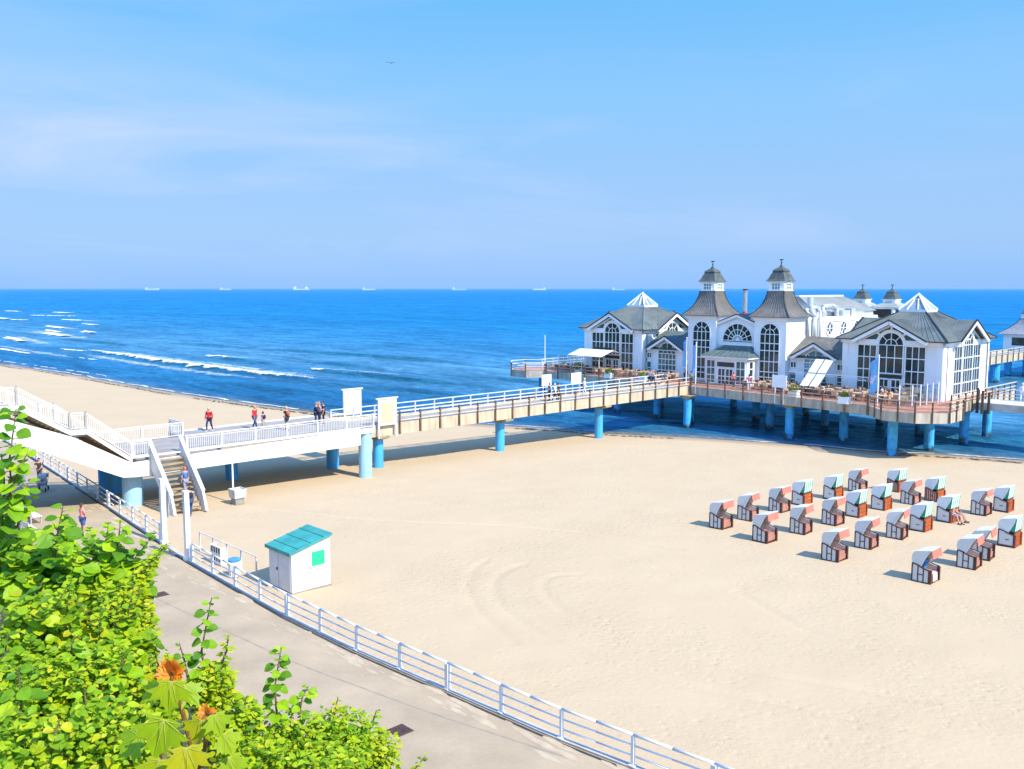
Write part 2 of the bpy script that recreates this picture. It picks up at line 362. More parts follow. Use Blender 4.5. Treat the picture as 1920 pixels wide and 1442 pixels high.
def wave_face(a, b):
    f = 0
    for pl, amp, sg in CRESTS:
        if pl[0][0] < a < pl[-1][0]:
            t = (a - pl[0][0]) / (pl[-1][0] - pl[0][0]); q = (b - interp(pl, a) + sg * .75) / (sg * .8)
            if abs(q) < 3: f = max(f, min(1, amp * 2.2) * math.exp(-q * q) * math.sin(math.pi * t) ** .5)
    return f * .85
def water_pt(a, d):
    b = waterline(a) + d
    z = SEA + (swell(a, b) if -300 < a < 100 and d < 120 else 0)
    if -300 < a < 120 and d < 200: z += noise.noise((a * .09, b * .25, 0)) * .1 * max(0, min(1, d / 15))
    if -62 < a < 62 and 0 < d < 60: z += (noise.noise((a * .22, b * .55, 4)) * .16 + noise.noise((a * .6, b * 1.2, 8)) * .05) * min(1, d / 4)
    return (a, b, z if d > 0 else SEA, max(0, d), wave_face(a, b) if -300 < a < 100 and d < 140 else 0)
tag(grid("sea_water", xs, ds, water_pt, water_mat(), ('shore', 'face')), kind='structure')

# breakers and swash: broken white water lying on the crests
foam = MB(); FEDGE = []
def foam_strip(pl, w, h, step=.35, seed=0, gap=.25, lift=.05, dens=1.0):
    rng = random.Random(seed); a = pl[0][0]; prev = None
    while a < pl[-1][0]:
        b = interp(pl, a) + noise.noise((a * .22, seed, 1)) * .5
        t = (a - pl[0][0]) / (pl[-1][0] - pl[0][0])
        env = min(1, 6 * t, 6 * (1 - t)) ** .5
        n_ = noise.noise((a * .33, seed * 3.1, 7))
        ww = w * env * max(.12, .75 + n_ * 1.1) * rng.uniform(.88, 1.12)
        if n_ < -gap - .2 or ww < .05: prev = None
        else:
            zb = SEA + swell(a, b)
            cur = [(a, b - ww * .9, SEA + swell(a, b - ww * .9) + lift), (a, b - ww * .35, SEA + swell(a, b - ww * .35) + lift + h * rng.uniform(.6, .9)), (a, b + .1 * ww, zb + lift + h * rng.uniform(.5, .7)), (a, b + ww * .55, SEA + swell(a, b + ww * .55) + lift * .6)]
            if prev: foam.loft([prev, cur], close=False, caps=False); FEDGE.extend([0, .85 * env * dens, 1 * env * dens, 0] * 2)
            prev = cur
        a += step
for i, (pl, w, h) in enumerate([(CRESTS[0][0], 2.1, .4), ([(-135.1, 90.8), (-123.9, 91.4)], 1.8, .35), ([(-90.1, 89.9), (-85.0, 90.0)], 1.6, .35), ([(-184.6, 75.4), (-169.6, 77.1)], 1.9, .3),
                               ([(-200, 65.3), (-181.6, 64.8), (-169.3, 64.9)], 1.5, .25), ([(-274.8, 99.6), (-244.2, 97.5)], 4.5, .6), ([(-254.1, 82.1), (-223.0, 78.5)], 3.6, .5), ([(-335, 118), (-305, 115.5)], 4, .6),
                               ([(-411, 147.3), (-388, 150.6)], 4.5, .6), ([(-458, 132.6), (-437, 131.8)], 5, .6), ([(-500, 158), (-462, 173)], 4, .5), ([(-428, 129.5), (-412, 134)], 4, .5), ([(-277.8, 113.1), (-262, 110.9)], 3.8, .6),
                               ([(-300, 107), (-272, 104)], 3, .4), ([(-560, 190), (-530, 192)], 5, .6), ([(-620, 178), (-590, 180)], 5, .6), ([(-350, 136), (-330, 137)], 3, .5), ([(-152, 69), (-141, 69.6)], 1.0, .15), ([(-120, 83.2), (-96, 83.8)], .7, .1), ([(-80, 92.6), (-66, 93.4)], .4, .08)]):
    foam_strip(pl, w, h, step=.35 if pl[0][0] > -210 else .8, seed=i + 1, gap=.6 if i < 6 else .35)
foam_strip([(a, waterline(a) + .9) for a in range(-150, 4, 3)], .45, .03, seed=40, gap=.05, lift=.03)
for pl_, w_, sd_ in (([(-172, 82.5), (-143, 82), (-108, 81.5), (-84, 83), (-70, 85)], 6.5, 51), ([(-165, 74), (-126, 72.6), (-94, 73.5), (-76, 76)], 4.0, 52), ([(-300, 102), (-262, 100), (-225, 97)], 8, 53), ([(-260, 86), (-225, 82), (-205, 80)], 6, 54), ([(-140, 93.5), (-118, 94)], 3.5, 55), ([(-95, 92.6), (-70, 93.5)], 2.6, 56), ([(-215, 68.5), (-180, 68), (-150, 68.6)], 3.5, 57), ([(-420, 152), (-380, 154)], 9, 58), ([(-340, 121), (-300, 118)], 8, 59)):
    foam_strip(pl_, w_, .02, step=.6, seed=sd_, gap=.9, lift=.06, dens=.46)
foam_strip([(a, waterline(a) + .6) for a in range(4, 60, 2)], .35, .03, seed=41, gap=.05, lift=.03)
foam_strip([(a, waterline(a) + 3.2) for a in range(-190, -95, 3)], .5, .04, seed=42, gap=-.05, lift=.05)
def foam_mat():
    m = M("foam", (.82, .86, .9), .7, .05, 3, .3, 6); n = m.node_tree.nodes; l = m.node_tree.links; bs = n['Principled BSDF']
    at = n.new("ShaderNodeAttribute"); at.attribute_name = 'body'; g = n.new("ShaderNodeNewGeometry")
    t = n.new("ShaderNodeTexNoise"); t.inputs['Scale'].default_value = 1.6; t.inputs['Detail'].default_value = 8; t.inputs['Roughness'].default_value = .75; l.new(g.outputs['Position'], t.inputs['Vector'])
    ad = n.new("ShaderNodeMath"); ad.operation = 'MULTIPLY_ADD'; ad.inputs[1].default_value = 1.6; ad.inputs[2].default_value = -1.02; l.new(t.outputs[0], ad.inputs[0])
    a2 = n.new("ShaderNodeMath"); a2.operation = 'ADD'; l.new(ad.outputs[0], a2.inputs[0]); l.new(at.outputs['Fac'], a2.inputs[1])
    r_ = n.new("ShaderNodeMapRange"); r_.inputs['From Min'].default_value = .05; r_.inputs['From Max'].default_value = .55; l.new(a2.outputs[0], r_.inputs[0]); l.new(r_.outputs[0], bs.inputs['Alpha']); return m
fo = foam.build("sea_foam", foam_mat(), smooth=True, fix=False)
fo.data.attributes.new('body', 'FLOAT', 'POINT').data.foreach_set('value', FEDGE)
fo.location = W(0, 0, 0); fo.rotation_euler = (0, 0, ANG)
tag(fo, 'white foam of small waves breaking along the shore', 'sea foam', kind='stuff')
# line of dried seaweed along the top of the swash
wr = MB(); rng = random.Random(5)
a = -150.0
while a < 45:
    d = 1.7 + noise.noise((a * .08, 2, 2)) * 1.0
    if noise.noise((a * .1, 7, 1)) > -.25 and not (4 < a < 24):
        for _ in range(rng.randint(1, 4)):
            aa = a + rng.uniform(-.4, .4); b = waterline(aa) - d + rng.gauss(0, .22); z = beach_z(aa, b) + .03; s_ = rng.uniform(.05, .22)
            th = rng.uniform(-.6, .6)
            wr.add([(aa - s_ * 2, b - s_ * th, z), (aa, b - s_ * .6, z + .02), (aa + s_ * 2, b + s_ * th, z), (aa, b + s_ * .6, z + .05)], [(0, 1, 2, 3)])
    a += .5
wo = wr.build("seaweed", M("seaweed", (.10, .075, .05), .9, .3)); wo.location = W(0, 0, 0); wo.rotation_euler = (0, 0, ANG)
tag(wo, 'dark broken line of dried seaweed along the waterline', 'seaweed', kind='stuff')

# promenade with its low kerb, and the wooded slope below the camera
def paving_mat():
    m = M("paving", (.45, .345, .22), .85, .09, .5, .15, 30); n = m.node_tree.nodes; l = m.node_tree.links
    bs = n['Principled BSDF']; old = bs.inputs['Base Color'].links[0].from_socket
    tc_ = n.new("ShaderNodeTexCoord"); br = n.new("ShaderNodeTexBrick"); br.inputs['Scale'].default_value = 3.2; br.inputs['Mortar Size'].default_value = .012
    br.inputs['Color1'].default_value = (1, 1, 1, 1); br.inputs['Color2'].default_value = (.93, .93, .93, 1); br.inputs['Mortar'].default_value = (.82, .81, .8, 1)
    l.new(tc_.outputs['Object'], br.inputs['Vector'])
    x = n.new("ShaderNodeMix"); x.data_type = 'RGBA'; x.blend_type = 'MULTIPLY'; x.inputs['Factor'].default_value = .8
    l.new(old, x.inputs['A']); l.new(br.outputs[0], x.inputs['B']); l.new(x.outputs['Result'], bs.inputs['Base Color'])
    return m
pa = axis((-120, 120, 1.0))
tag(grid("promenade", pa, [0, .25, .5, .75, 1], lambda a, t: (a, lerp(11.6, fence_b(a) + .32, t), .1), paving_mat()), kind='structure')
kerb = MB(); kerb.loft([[(a, fence_b(a) + .32, -.3), (a, fence_b(a) + .32, .16), (a, fence_b(a) + .10, .16), (a, fence_b(a) + .10, -.3)] for a in pa])
ko = kerb.build("kerb", M("kerb_concrete", (.5, .46, .40), .8, .1)); ko.location = W(0, 0, 0); ko.rotation_euler = (0, 0, ANG); tag(ko, kind='structure')
# drain channel / joint line that runs along the paving
jl = MB(); JL = [(-30, 15.0), (15, 15.1), (20.5, 15.3), (30.5, 16.1), (36.6, 17.15), (42.6, 18.5)]
jl.loft([[(a, interp(JL, a) - .03, .104), (a, interp(JL, a) + .03, .104)] for a in axis((-30, 42, 1.5))], close=False, caps=False)
jo = jl.build("paving_joint", M("joint", (.33, .28, .21), .9, .1)); jo.location = W(0, 0, 0); jo.rotation_euler = (0, 0, ANG); tag(jo, kind='structure')
# dark drainage slot along the foot of the railing
sl_ = MB(); sl_.loft([[(a, fence_b(a) - .05, .104), (a, fence_b(a) + .06, .104)] for a in pa], close=False, caps=False)
so_ = sl_.build("drainage_slot", M("slot_dark", (.05, .05, .05), .9, .2)); so_.location = W(0, 0, 0); so_.rotation_euler = (0, 0, ANG); tag(so_, kind='structure')
# blown sand lying in thin drifts over the paving edge
dr = MB(); rng = random.Random(21)
for _ in range(260):
    a = rng.uniform(-30, 60); b = fence_b(a) - abs(rng.gauss(.1, .5)); s_ = rng.uniform(.08, .5)
    n_ = 9; dr.add([(a, b, .112)] + [(a + s_ * 1.6 * math.cos(k * 6.283 / n_) * rng.uniform(.6, 1.1), b + s_ * .3 * math.sin(k * 6.283 / n_) * rng.uniform(.6, 1.1), .1035) for k in range(n_)], [(0, 1 + k, 1 + (k + 1) % n_) for k in range(n_)])
do_ = dr.build("blown_sand", M("sand_drift", (.50, .39, .26), .95, .1)); do_.location = W(0, 0, 0); do_.rotation_euler = (0, 0, ANG); tag(do_, 'thin drifts of blown sand along the promenade edge', 'sand', kind='stuff')
tag(grid("hillside", axis((-120, 160, 4)), axis((-60, 0, 5), (0, 12.2, .6)), lambda a, b: (a, b, hill_z(b) + noise.noise((a * .3, b * .3, 0)) * .25 * (b < 11)), M("hill_earth", (.06, .075, .025), .95, .3, 1.5, .5, 6)), kind='structure')

# ---------------------------------------------------------------- promenade railing
WHITE = M("white_paint", (.80, .80, .78), .45, .06, 1.5)
STEEL = M("white_steel", (.76, .78, .80), .4, .06, 1.5)
def railing(a0, a1, label, first=0):
    t = T("promenade_railing", label, "railing", a0, fence_b(a0), .16)
    n = int(round((a1 - a0) / 2.45)); st = (a1 - a0) / n
    for i in range(n + 1):
        a = a0 + i * st; b = fence_b(a) + .2; r = .075 if (i + first) % 4 == 0 else .045
        t.part(MB().box(a - r, a + r, b - r, b + r, .162, 1.05).box(a - .1, a + .1, b - .1, b + .1, .163, .19), "post", STEEL)
    pts = axis((a0, a1, st / 2))
    for z, r, nm in ((1.07, .045, "handrail"), (.76, .028, "rail"), (.45, .028, "rail")):
        t.part(MB().path([(a, fence_b(a) + .2, z) for a in pts], r, 8), nm, STEEL, smooth=True)
railing(-75.0, 11.5, 'white steel promenade railing running left of the gap with two tall posts', 1)
railing(16.2, 90.0, 'white steel promenade railing running right from the tall post, past the kiosk', 0)
for a, lb in ((12.05, 'tall white post at the end of the left promenade railing'), (15.7, 'tall white post at the start of the right promenade railing')):
    t = T("gate_post", lb, "post", a, fence_b(a) + .2, .1)
    b = fence_b(a) + .2
    t.part(MB().box(a - .12, a + .12, b - .12, b + .12, .1, 3.55), "shaft", WHITE)
    t.part(MB().box(a - .17, a + .17, b - .17, b + .17, .1, .3), "base", WHITE)
    t.part(MB().box(a - .15, a + .15, b - .15, b + .15, 3.55, 3.62), "cap", WHITE)
# ================================================================ KIOSK, BINS, SIGNS
KW = M("kiosk_white", (.70, .68, .64), .6, .07, 1.2); TEAL = M("teal_roof", (.05, .33, .29), .5, .16, 1.4); GREEN = M("green_shutter", (.02, .50, .24), .5, .07)
def kiosk():
    a0, a1, b0, b1, z0 = 21.15, 23.15, 20.15, 22.15, -.15
    t = T("beach_kiosk", "small white wooden kiosk with a turquoise lean-to roof and green shutter", "kiosk", 22.1, 21.1, z0)
    zl, zr = 1.72, 2.2
    w = MB(); w.prism([(a0, b0, z0), (a0, b1, z0), (a0, b1, zr), (a0, b0, zl)], (a1 - a0, 0, 0)); t.part(w, "wall", KW)
    r = MB(); e = .1; s = (zr - zl) / (b1 - b0)
    f = lambda b: zl + (b - b0) * s
    r.prism([(a0 - e, b0 - e, f(b0 - e)), (a0 - e, b1 + e, f(b1 + e)), (a0 - e, b1 + e, f(b1 + e) + .09), (a0 - e, b0 - e, f(b0 - e) + .09)], (a1 - a0 + 2 * e, 0, 0))
    for k in range(3):
        b = lerp(b0, b1, (k + .5) / 3)
        r.bar((a0 - e + .01, b, f(b) + .1), (a1 + e - .01, b, f(b) + .1), .05, .03)
    t.part(r, "roof", TEAL)
    t.part(MB().bar((a0 - e - .02, b0 - e - .025, f(b0 - e) + .02), (a1 + e + .02, b0 - e - .025, f(b0 - e) + .02), .045, .16), "fascia", TEAL)
    d = t.part(MB().box(a0 + .12, a0 + .86, b0 - .035, b0 - .002, z0 + .08, 1.58), "door", M("kiosk_door", (.68, .66, .63), .6, .06))
    t.part(MB().box(a0 + .78, a0 + .83, b0 - .09, b0 - .036, .75, .88), "handle", M("dark_metal", (.06, .06, .06), .4, .1), d)
    t.part(MB().box(a0 + .9, a1 - .1, b0 - .02, b0 - .002, z0 + .08, 1.58), "panel", M("kiosk_door", ()))
    sh = t.part(MB().box(a1 + .002, a1 + .05, b0 + 1.0, b0 + 1.68, .95, 1.62), "shutter", GREEN)
    fr = MB()
    for y0, y1, q0, q1 in ((.95, 1.0, .9, 1.67), (1.68, 1.73, .9, 1.67), (1.0, 1.68, .9, .949), (1.0, 1.68, 1.621, 1.67)): fr.box(a1 + .003, a1 + .06, b0 + y0, b0 + y1, q0, q1)
    t.part(fr, "shutter_frame", KW)
    t.part(MB().box(a0 - .03, a1 + .03, b0 - .03, b1 + .03, z0 - .25, z0 + .07), "sill_beam", M("sill_wood", (.3, .25, .2), .8))
kiosk()
def bin_(a, b, z, label, lidm, bodym, r=.27, h=.85):
    t = T("litter_bin", label, "bin", a, b, z)
    t.part(MB().loft([[(a + r * k * math.cos(i * math.pi / 8), b + r * k * math.sin(i * math.pi / 8), zz) for i in range(16)] for k, zz in ((.85, z + .06), (1, z + h * .8), (1, z + h - .04))]), "body", bodym, smooth=False)
    slat = MB()
    for i in range(0, 16): slat.tube((a + r * .88 * math.cos(i * .3927), b + r * .88 * math.sin(i * .3927), z + .08), (a + r * 1.03 * math.cos(i * .3927), b + r * 1.03 * math.sin(i * .3927), z + h - .06), .02, n=5)
    t.part(slat, "slats", bodym)
    t.part(MB().loft([[(a + q * math.cos(i * math.pi / 8), b + q * math.sin(i * math.pi / 8), zz) for i in range(16)] for q, zz in ((r * 1.1, z + h - .04), (r * 1.12, z + h + .03), (r * .8, z + h + .08))]), "lid", lidm)
    t.part(MB().tube((a, b, z - .2), (a, b, z + .07), r * .6, n=12), "foot", M("bin_foot", (.28, .26, .24), .8))
bin_(19.1, 19.45, -.12, "white slatted litter bin with blue lid beside the promenade railing", M("blue_lid", (.06, .27, .55), .5), M("bin_white", (.72, .72, .70), .6))
a, b, z = 4.6, 27.0, -.35
t = T("concrete_bin", "grey concrete litter bin beside the foot of the bridge stairs", "bin", a, b, z)
t.part(MB().loft([[(a + x * w, b + y * w, zz) for x, y in ((-1, -1), (1, -1), (1, 1), (-1, 1))] for w, zz in ((.3, z), (.3, z + .42))]), "base", M("bin_base", (.30, .28, .25), .85))
t.part(MB().loft([[(a + x * w, b + y * w, zz) for x, y in ((-1, -1), (1, -1), (1, 1), (-1, 1))] for w, zz in ((.38, z + .421), (.44, z + 1.0), (.38, z + 1.0), (.36, z + .9))]), "basin", M("bin_grey", (.52, .52, .50), .8))
# thin lamp post by the stairs
a, b, z = 4.0, 27.0, -.35
t = T("lamp_post", "thin white pole standing beside the bridge stairs", "pole", a, b, z)
t.part(MB().tube((a, b, z - .2), (a, b, z + 3.0), .065, .05, 8), "pole", WHITE); t.part(MB().tube((a, b, z + 3.0), (a, b, z + 3.22), .075, .03, 8), "cap", STEEL)
# back of a grey notice board facing the beach, another on a post by the railing
GREY = M("board_grey", (.40, .40, .39), .6, .08)
a, b, z = 3.5, 23.0, -.25
t = T("notice_board", "grey notice board with white frame at the foot of the bridge stairs", "board", a, b, z)
t.part(MB().box(a - .02, a + .02, b - .05, b + .95, z + .35, z + 1.6), "panel", GREY)
f = MB()
for y in (-.1, .95): f.box(a - .05, a + .05, b + y, b + y + .05, z - .2, z + 1.66)
f.box(a - .05, a + .05, b - .05, b + .95, z + 1.6, z + 1.66)
t.part(f, "frame", WHITE)
a, b = 11.0, 19.6; z = -.12
t = T("sign_post", "back of two grey sign plates on a pole by the tall white post", "sign", a, b, z)
t.part(MB().tube((a, b, z - .2), (a, b, z + 2.9), .04, n=8), "pole", STEEL)
t.part(MB().box(a - .42, a + .42, b + .045, b + .075, z + 2.25, z + 2.85), "plate", M("plate_grey", (.5, .5, .5), .5, .08))
t.part(MB().box(a - .3, a + .3, b + .045, b + .075, z + 1.4, z + 2.2), "plate", M("plate_grey", ()))
# white slatted rack on the sand behind the railing
a, b, z = 16.6, 19.75, -.12
t = T("bicycle_rack", "low white slatted rack with dark slots behind the promenade railing", "rack", a, b, z)
t.part(MB().box(a - .5, a + .5, b - .03, b + .03, z + .1, z + .92), "panel", WHITE)
for i, (x, q) in enumerate(((-.4, .2), (-.15, .2), (.1, .2), (.35, .2), (-.4, .6), (-.15, .6), (.1, .6), (.35, .6))):
    t.part(MB().box(a + x - .05, a + x + .06, b - .045, b - .031, z + q, z + q + .28), "slot", M("dark_wood", (.07, .05, .04), .7))
t.part(MB().box(a - .56, a - .5, b - .05, b + .25, z - .1, z + .95).box(a + .5, a + .56, b - .05, b + .25, z - .1, z + .95), "leg", WHITE)
# low pale handrail along the sand path
t = T("path_handrail", "low pale wooden handrail on the sand beyond the promenade railing", "handrail", 13.6, 20.2, -.12)
PW = M("pale_wood", (.66, .62, .56), .8, .12)
for i in range(5):
    a = 13.8 + i * 1.5; t.part(MB().box(a - .03, a + .03, 20.17, 20.23, -.3, .87), "post", PW)
t.part(MB().bar((13.7, 20.2, .88), (19.9, 20.2, .88), .05, .03), "rail", PW)
# drain covers in the paving
for px, py, rz, lb in ((300, 1115, .2, 'rusty square drain cover in the paving next to the bushes on the left'), (750, 1370, .25, 'brown drain grating in the paving right of the bushes near the bottom')):
    a, b = G(px, py, .1)
    t = T("drain_cover", lb, "drain cover", a, b, .1, 'drain covers in the promenade')
    g_ = MB(); g_.box(a - .31, a + .31, b - .31, b + .31, .09, .112); t.part(g_, "frame", M("rust_frame", (.14, .08, .06), .8))
    s = MB()
    for k in range(7): s.box(a - .28, a + .28, b - .27 + k * .08, b - .22 + k * .08, .1125, .122)
    t.part(s, "grating", M("rust_grate", (.09, .05, .04), .7, .3, 8))
# ================================================================ WHITE FOOTBRIDGE
CREAM = M("cream_concrete", (.56, .46, .32), .85, .16, 1.3, .1, 6, stretch=(1.5, 1.5, .35)); DECKG = M("deck_grey", (.34, .30, .265), .85, .12, 1.2, .1, 12)
BLUE = M("column_blue", (.05, .40, .82), .5, .14, 1.1, col2=(.07, .30, .55), stretch=(2, 2, .5)); PALEB = M("column_pale_blue", (.30, .60, .82), .5, .1, 1.1, col2=(.30, .48, .58), stretch=(2, 2, .5))
BW = M("bridge_white", (.76, .75, .71), .55, .09, .9, col2=(.62, .60, .54), stretch=(1.5, 1.5, .4)); SW = M("rail_white", (.66, .64, .60), .5, .06)
def footbridge():
    t = T("footbridge", "white footbridge with railings climbing over the promenade and running to the pier", "bridge", -1.2, 30, 0)
    ZD = 3.0; aN, aF = 2.5, -5.6
    prof_top = [(42.6, ZD), (21.6, ZD), (18.75, 4.95), (17.9, 5.0), (15.1, 6.65), (-2, 6.7)]     # walking surface (b, z)
    for nm, aa, w, a_lbl in (("girder", aN - .25, .5, None), ("girder", -3.4, .4, None)):
        top = [(b, z + .06) for b, z in prof_top]; 
        body = [(42.5, 3.08), (21.9, 3.1), (21.2, 3.12)] ; low = [(-2, 6.9), (15.15, 6.78), (21.2, 3.12)]
        poly = [(38.0, 1.9), (38.0, 3.08), (21.2, 2.8), (17.75, 4.84), (14.4, 6.2), (-2, 6.25), (-2, 5.2), (14.3, 5.05), (20.6, 1.98), (21.4, 1.9)]
        if aa < 0: poly = [(b + (1.3 if b > 37 else 0), z) for b, z in poly]
        t.part(MB().prism([(aa - w / 2, b, z) for b, z in poly], (w, 0, 0)), nm, BW)
    # upper edge beam that steps above the girder along the flights: leaves the dark slots
    for aa in (aN - .1,):
        e = MB()
        pts = [(21.2, 3.12), (18.6, 5.18), (17.7, 5.2), (14.95, 6.95), (-2, 6.98)]
        e.prism([(aa - .12, b, z) for b, z in pts] + [(aa - .12, b, z - .28) for b, z in reversed(pts)], (.24, 0, 0))
        t.part(MB().box(aa - .12, aa + .12, 21.2, 38.0, 3.085, 3.16), "edge_beam", BW)
        t.part(e, "edge_beam", BW)
    d = MB(); d.box(aF, aN - .02, 27, 39.3, ZD - .25, ZD + .115); d.box(-3.6, aN - .55, 21.4, 26.999, ZD - .25, ZD + .115); t.part(d, "deck", DECKG)
    t.part(MB().box(aF - .2, aF, 27, 39.3, 1.95, 3.2), "girder", BW); t.part(MB().box(aN - .4, aN, 37.9, 39.3, 2.72, 3.1), "edge_beam", BW)
    st = MB()
    for (b0, z0, b1, z1) in ((21.4, 3.1, 18.7, 5.0), (17.8, 5.0, 15.1, 6.7)):
        n = 12
        for k in range(n): st.box(-3.4, aN - .22, lerp(b1, b0, (k) / n), lerp(b1, b0, (k + 1.4) / n), lerp(z1, z0, (k + 1) / n) - .2, lerp(z1, z0, (k + .5) / n))
    t.part(st, "steps", M("step_wood", (.30, .20, .12), .85, .2))
    t.part(MB().box(-3.4, aN - .22, 17.7, 18.75, 4.75, 4.99).box(-3.4, aN - .22, -2, 15.15, 6.4, 6.69), "landing", DECKG)
    def rail(pts, nm="railing", inset=0):
        """pts: (a, b, z) of the foot line"""
        top = MB(); post = []; bal = MB()
        for p, q in zip(pts, pts[1:]):
            p = Vector(p); q = Vector(q); L = (q - p).length; n = max(1, round(L / 2.4))
            top.bar(p + Vector((0, 0, 1.0)), q + Vector((0, 0, 1.0)), .07, .07); top.bar(p + Vector((0, 0, .12)), q + Vector((0, 0, .12)), .05, .05); top.bar(p + Vector((0, 0, .86)), q + Vector((0, 0, .86)), .04, .04)
            for k in range(n + 1):
                c = p.lerp(q, k / n); post.append(c)
            m = int(L / .135)
            for k in range(1, m): 
                c = p.lerp(q, k / m); bal.box(c.x - .012, c.x + .012, c.y - .014, c.y + .014, c.z + .14, c.z + .85)
        t.part(top, "handrail", SW); t.part(bal, "balusters", SW)
        for c in post: t.part(MB().box(c.x - .06, c.x + .06, c.y - .06, c.y + .06, c.z - .02, c.z + 1.06), "post", SW)
    rail([(aN - .1, 24.7, ZD + .1), (aN - .1, 39.2, ZD + .1)])
    rail([(aN - .1, 21.3, ZD + .1), (aN - .1, 22.3, ZD + .1)])
    zz = [(21.2, 3.12), (18.6, 5.18), (17.7, 5.2), (14.95, 6.95), (-2, 6.98)]
    rail([(aN - .1, b, z) for b, z in zz]); rail([(-3.4, b, z - .02) for b, z in zz]); rail([(-3.4, 21.3, ZD + .1), (-3.4, 27, ZD + .1)]); rail([(-3.45, 27, ZD + .1), (aF + .05, 27.05, ZD + .1)])
    for a, b, m, r in ((-2.8, 38.9, BLUE, .5), (1.0, 21.7, PALEB, .62), (-3.6, 22.0, BLUE, .75), (-3.2, 30.5, BLUE, .45), (1.2, 8.5, BLUE, .6), (-3, 8.5, BLUE, .6)):
        z = beach_z(a, b) if b > 12 else hill_z(b)
        t.part(MB().tube((a, b, z - .6), (a, b, 2.0 if b > 12 else 5.2), r, n=20), "column", m, smooth=False)
    t.part(MB().tube((1.95, 38.75, beach_z(2, 39) - .4), (1.95, 38.75, 2.98), .5, n=24), "column", PALEB)
    # stairs down to the sand
    s = MB(); n = 11; b0, b1 = 22.5, 24.3; at, ab, zt, zb = 2.45, 5.1, 3.1, .05
    for k in range(n):
        a = lerp(at, ab, k / n); z = lerp(zt, zb, (k + 1) / n); s.box(a, a + .36, b0, b1, z - .07, z)
    t.part(s, "tread", M("tread_sand", (.40, .29, .16), .85, .2))
    for b in (b0 - .18, b1 + .02):
        p = MB(); p.prism([(at - .25, b, zt + 1.0), (ab + .15, b, zb + .95), (ab + .6, b, zb - .2), (ab + .1, b, zb - .35), (at - .25, b, zt - .45)], (0, .16, 0)); t.part(p, "balustrade", SW)
        t.part(MB().bar((at - .3, b + .08, zt + 1.03), (ab + .18, b + .08, zb + .98), .24, .07), "handrail", SW)
footbridge()
# billboards at the head of the pier
def billboard(a, b0, b1, z0, zp, z1, label, pm):
    t = T("billboard", label, "billboard", a, (b0 + b1) / 2, z0)
    for b in (b0, b1): t.part(MB().box(a - .07, a + .07, b - .07, b + .07, z0, z1), "leg", SW)
    t.part(MB().box(a - .1, a + .1, b0 - .22, b1 + .22, z1, z1 + .1), "cap", SW)
    t.part(MB().box(a - .06, a + .06, b0 + .07, b1 - .07, zp, z1 - .03), "panel_frame", M("board_beige", (.60, .54, .46), .6, .05))
    t.part(MB().box(a + .062, a + .085, b0 + .28, b1 - .28, zp + .25, z1 - .28), "poster", pm)
billboard(-4.1, 40.9, 42.5, 3.1, 3.2, 5.25, 'white billboard with blank white poster on far side of the bridge end', M("poster_white", (.78, .78, .77), .5, .03))
billboard(.28, 41.2, 42.85, 1.75, 2.75, 4.85, 'white billboard with blank cream poster in front of the pier start', M("poster_cream", (.56, .45, .29), .5, .04))
# ================================================================ PIER WALKWAY AND PLATFORM
WOODP = M("rail_post_wood", (.16, .11, .075), .8, .25); WOODR = M("rail_wood", (.60, .52, .40), .75, .15); TERR = M("terracotta_deck", (.42, .17, .10), .85, .15, 1.5, .1, 12)
BEAM2 = M("platform_beam", (.50, .43, .33), .85, .2, 1.3, .1, 6, stretch=(1.5, 1.5, .35)); CAPC = M("column_cap", (.40, .33, .18), .85, .25, 1.5)
def col_mat():
    m = M("sea_column", (.06, .42, .76), .55, .2, 1.5); n = m.node_tree.nodes; l = m.node_tree.links; bs = n['Principled BSDF']
    old = bs.inputs['Base Color'].links[0].from_socket
    g = n.new("ShaderNodeNewGeometry"); s = n.new("ShaderNodeSeparateXYZ"); l.new(g.outputs['Position'], s.inputs[0])
    tn = n.new("ShaderNodeTexNoise"); tn.inputs['Scale'].default_value = 1.6; tn.inputs['Detail'].default_value = 5; l.new(g.outputs['Position'], tn.inputs['Vector'])
    ad = n.new("ShaderNodeMath"); ad.operation = 'MULTIPLY_ADD'; ad.inputs[1].default_value = -2.2; l.new(tn.outputs[0], ad.inputs[0]); l.new(s.outputs['Z'], ad.inputs[2])
    r_ = n.new("ShaderNodeMapRange"); r_.inputs['From Min'].default_value = SEA - 1.0; r_.inputs['From Max'].default_value = SEA - .45; r_.inputs['To Min'].default_value = 1; r_.inputs['To Max'].default_value = 0
    l.new(ad.outputs[0], r_.inputs[0])
    x = n.new("ShaderNodeMix"); x.data_type = 'RGBA'; x.inputs['B'].default_value = (.035, .04, .02, 1); l.new(r_.outputs[0], x.inputs['Factor']); l.new(old, x.inputs['A']); l.new(x.outputs['Result'], bs.inputs['Base Color'])
    return m
SEACOL = col_mat()
ZP = 2.7
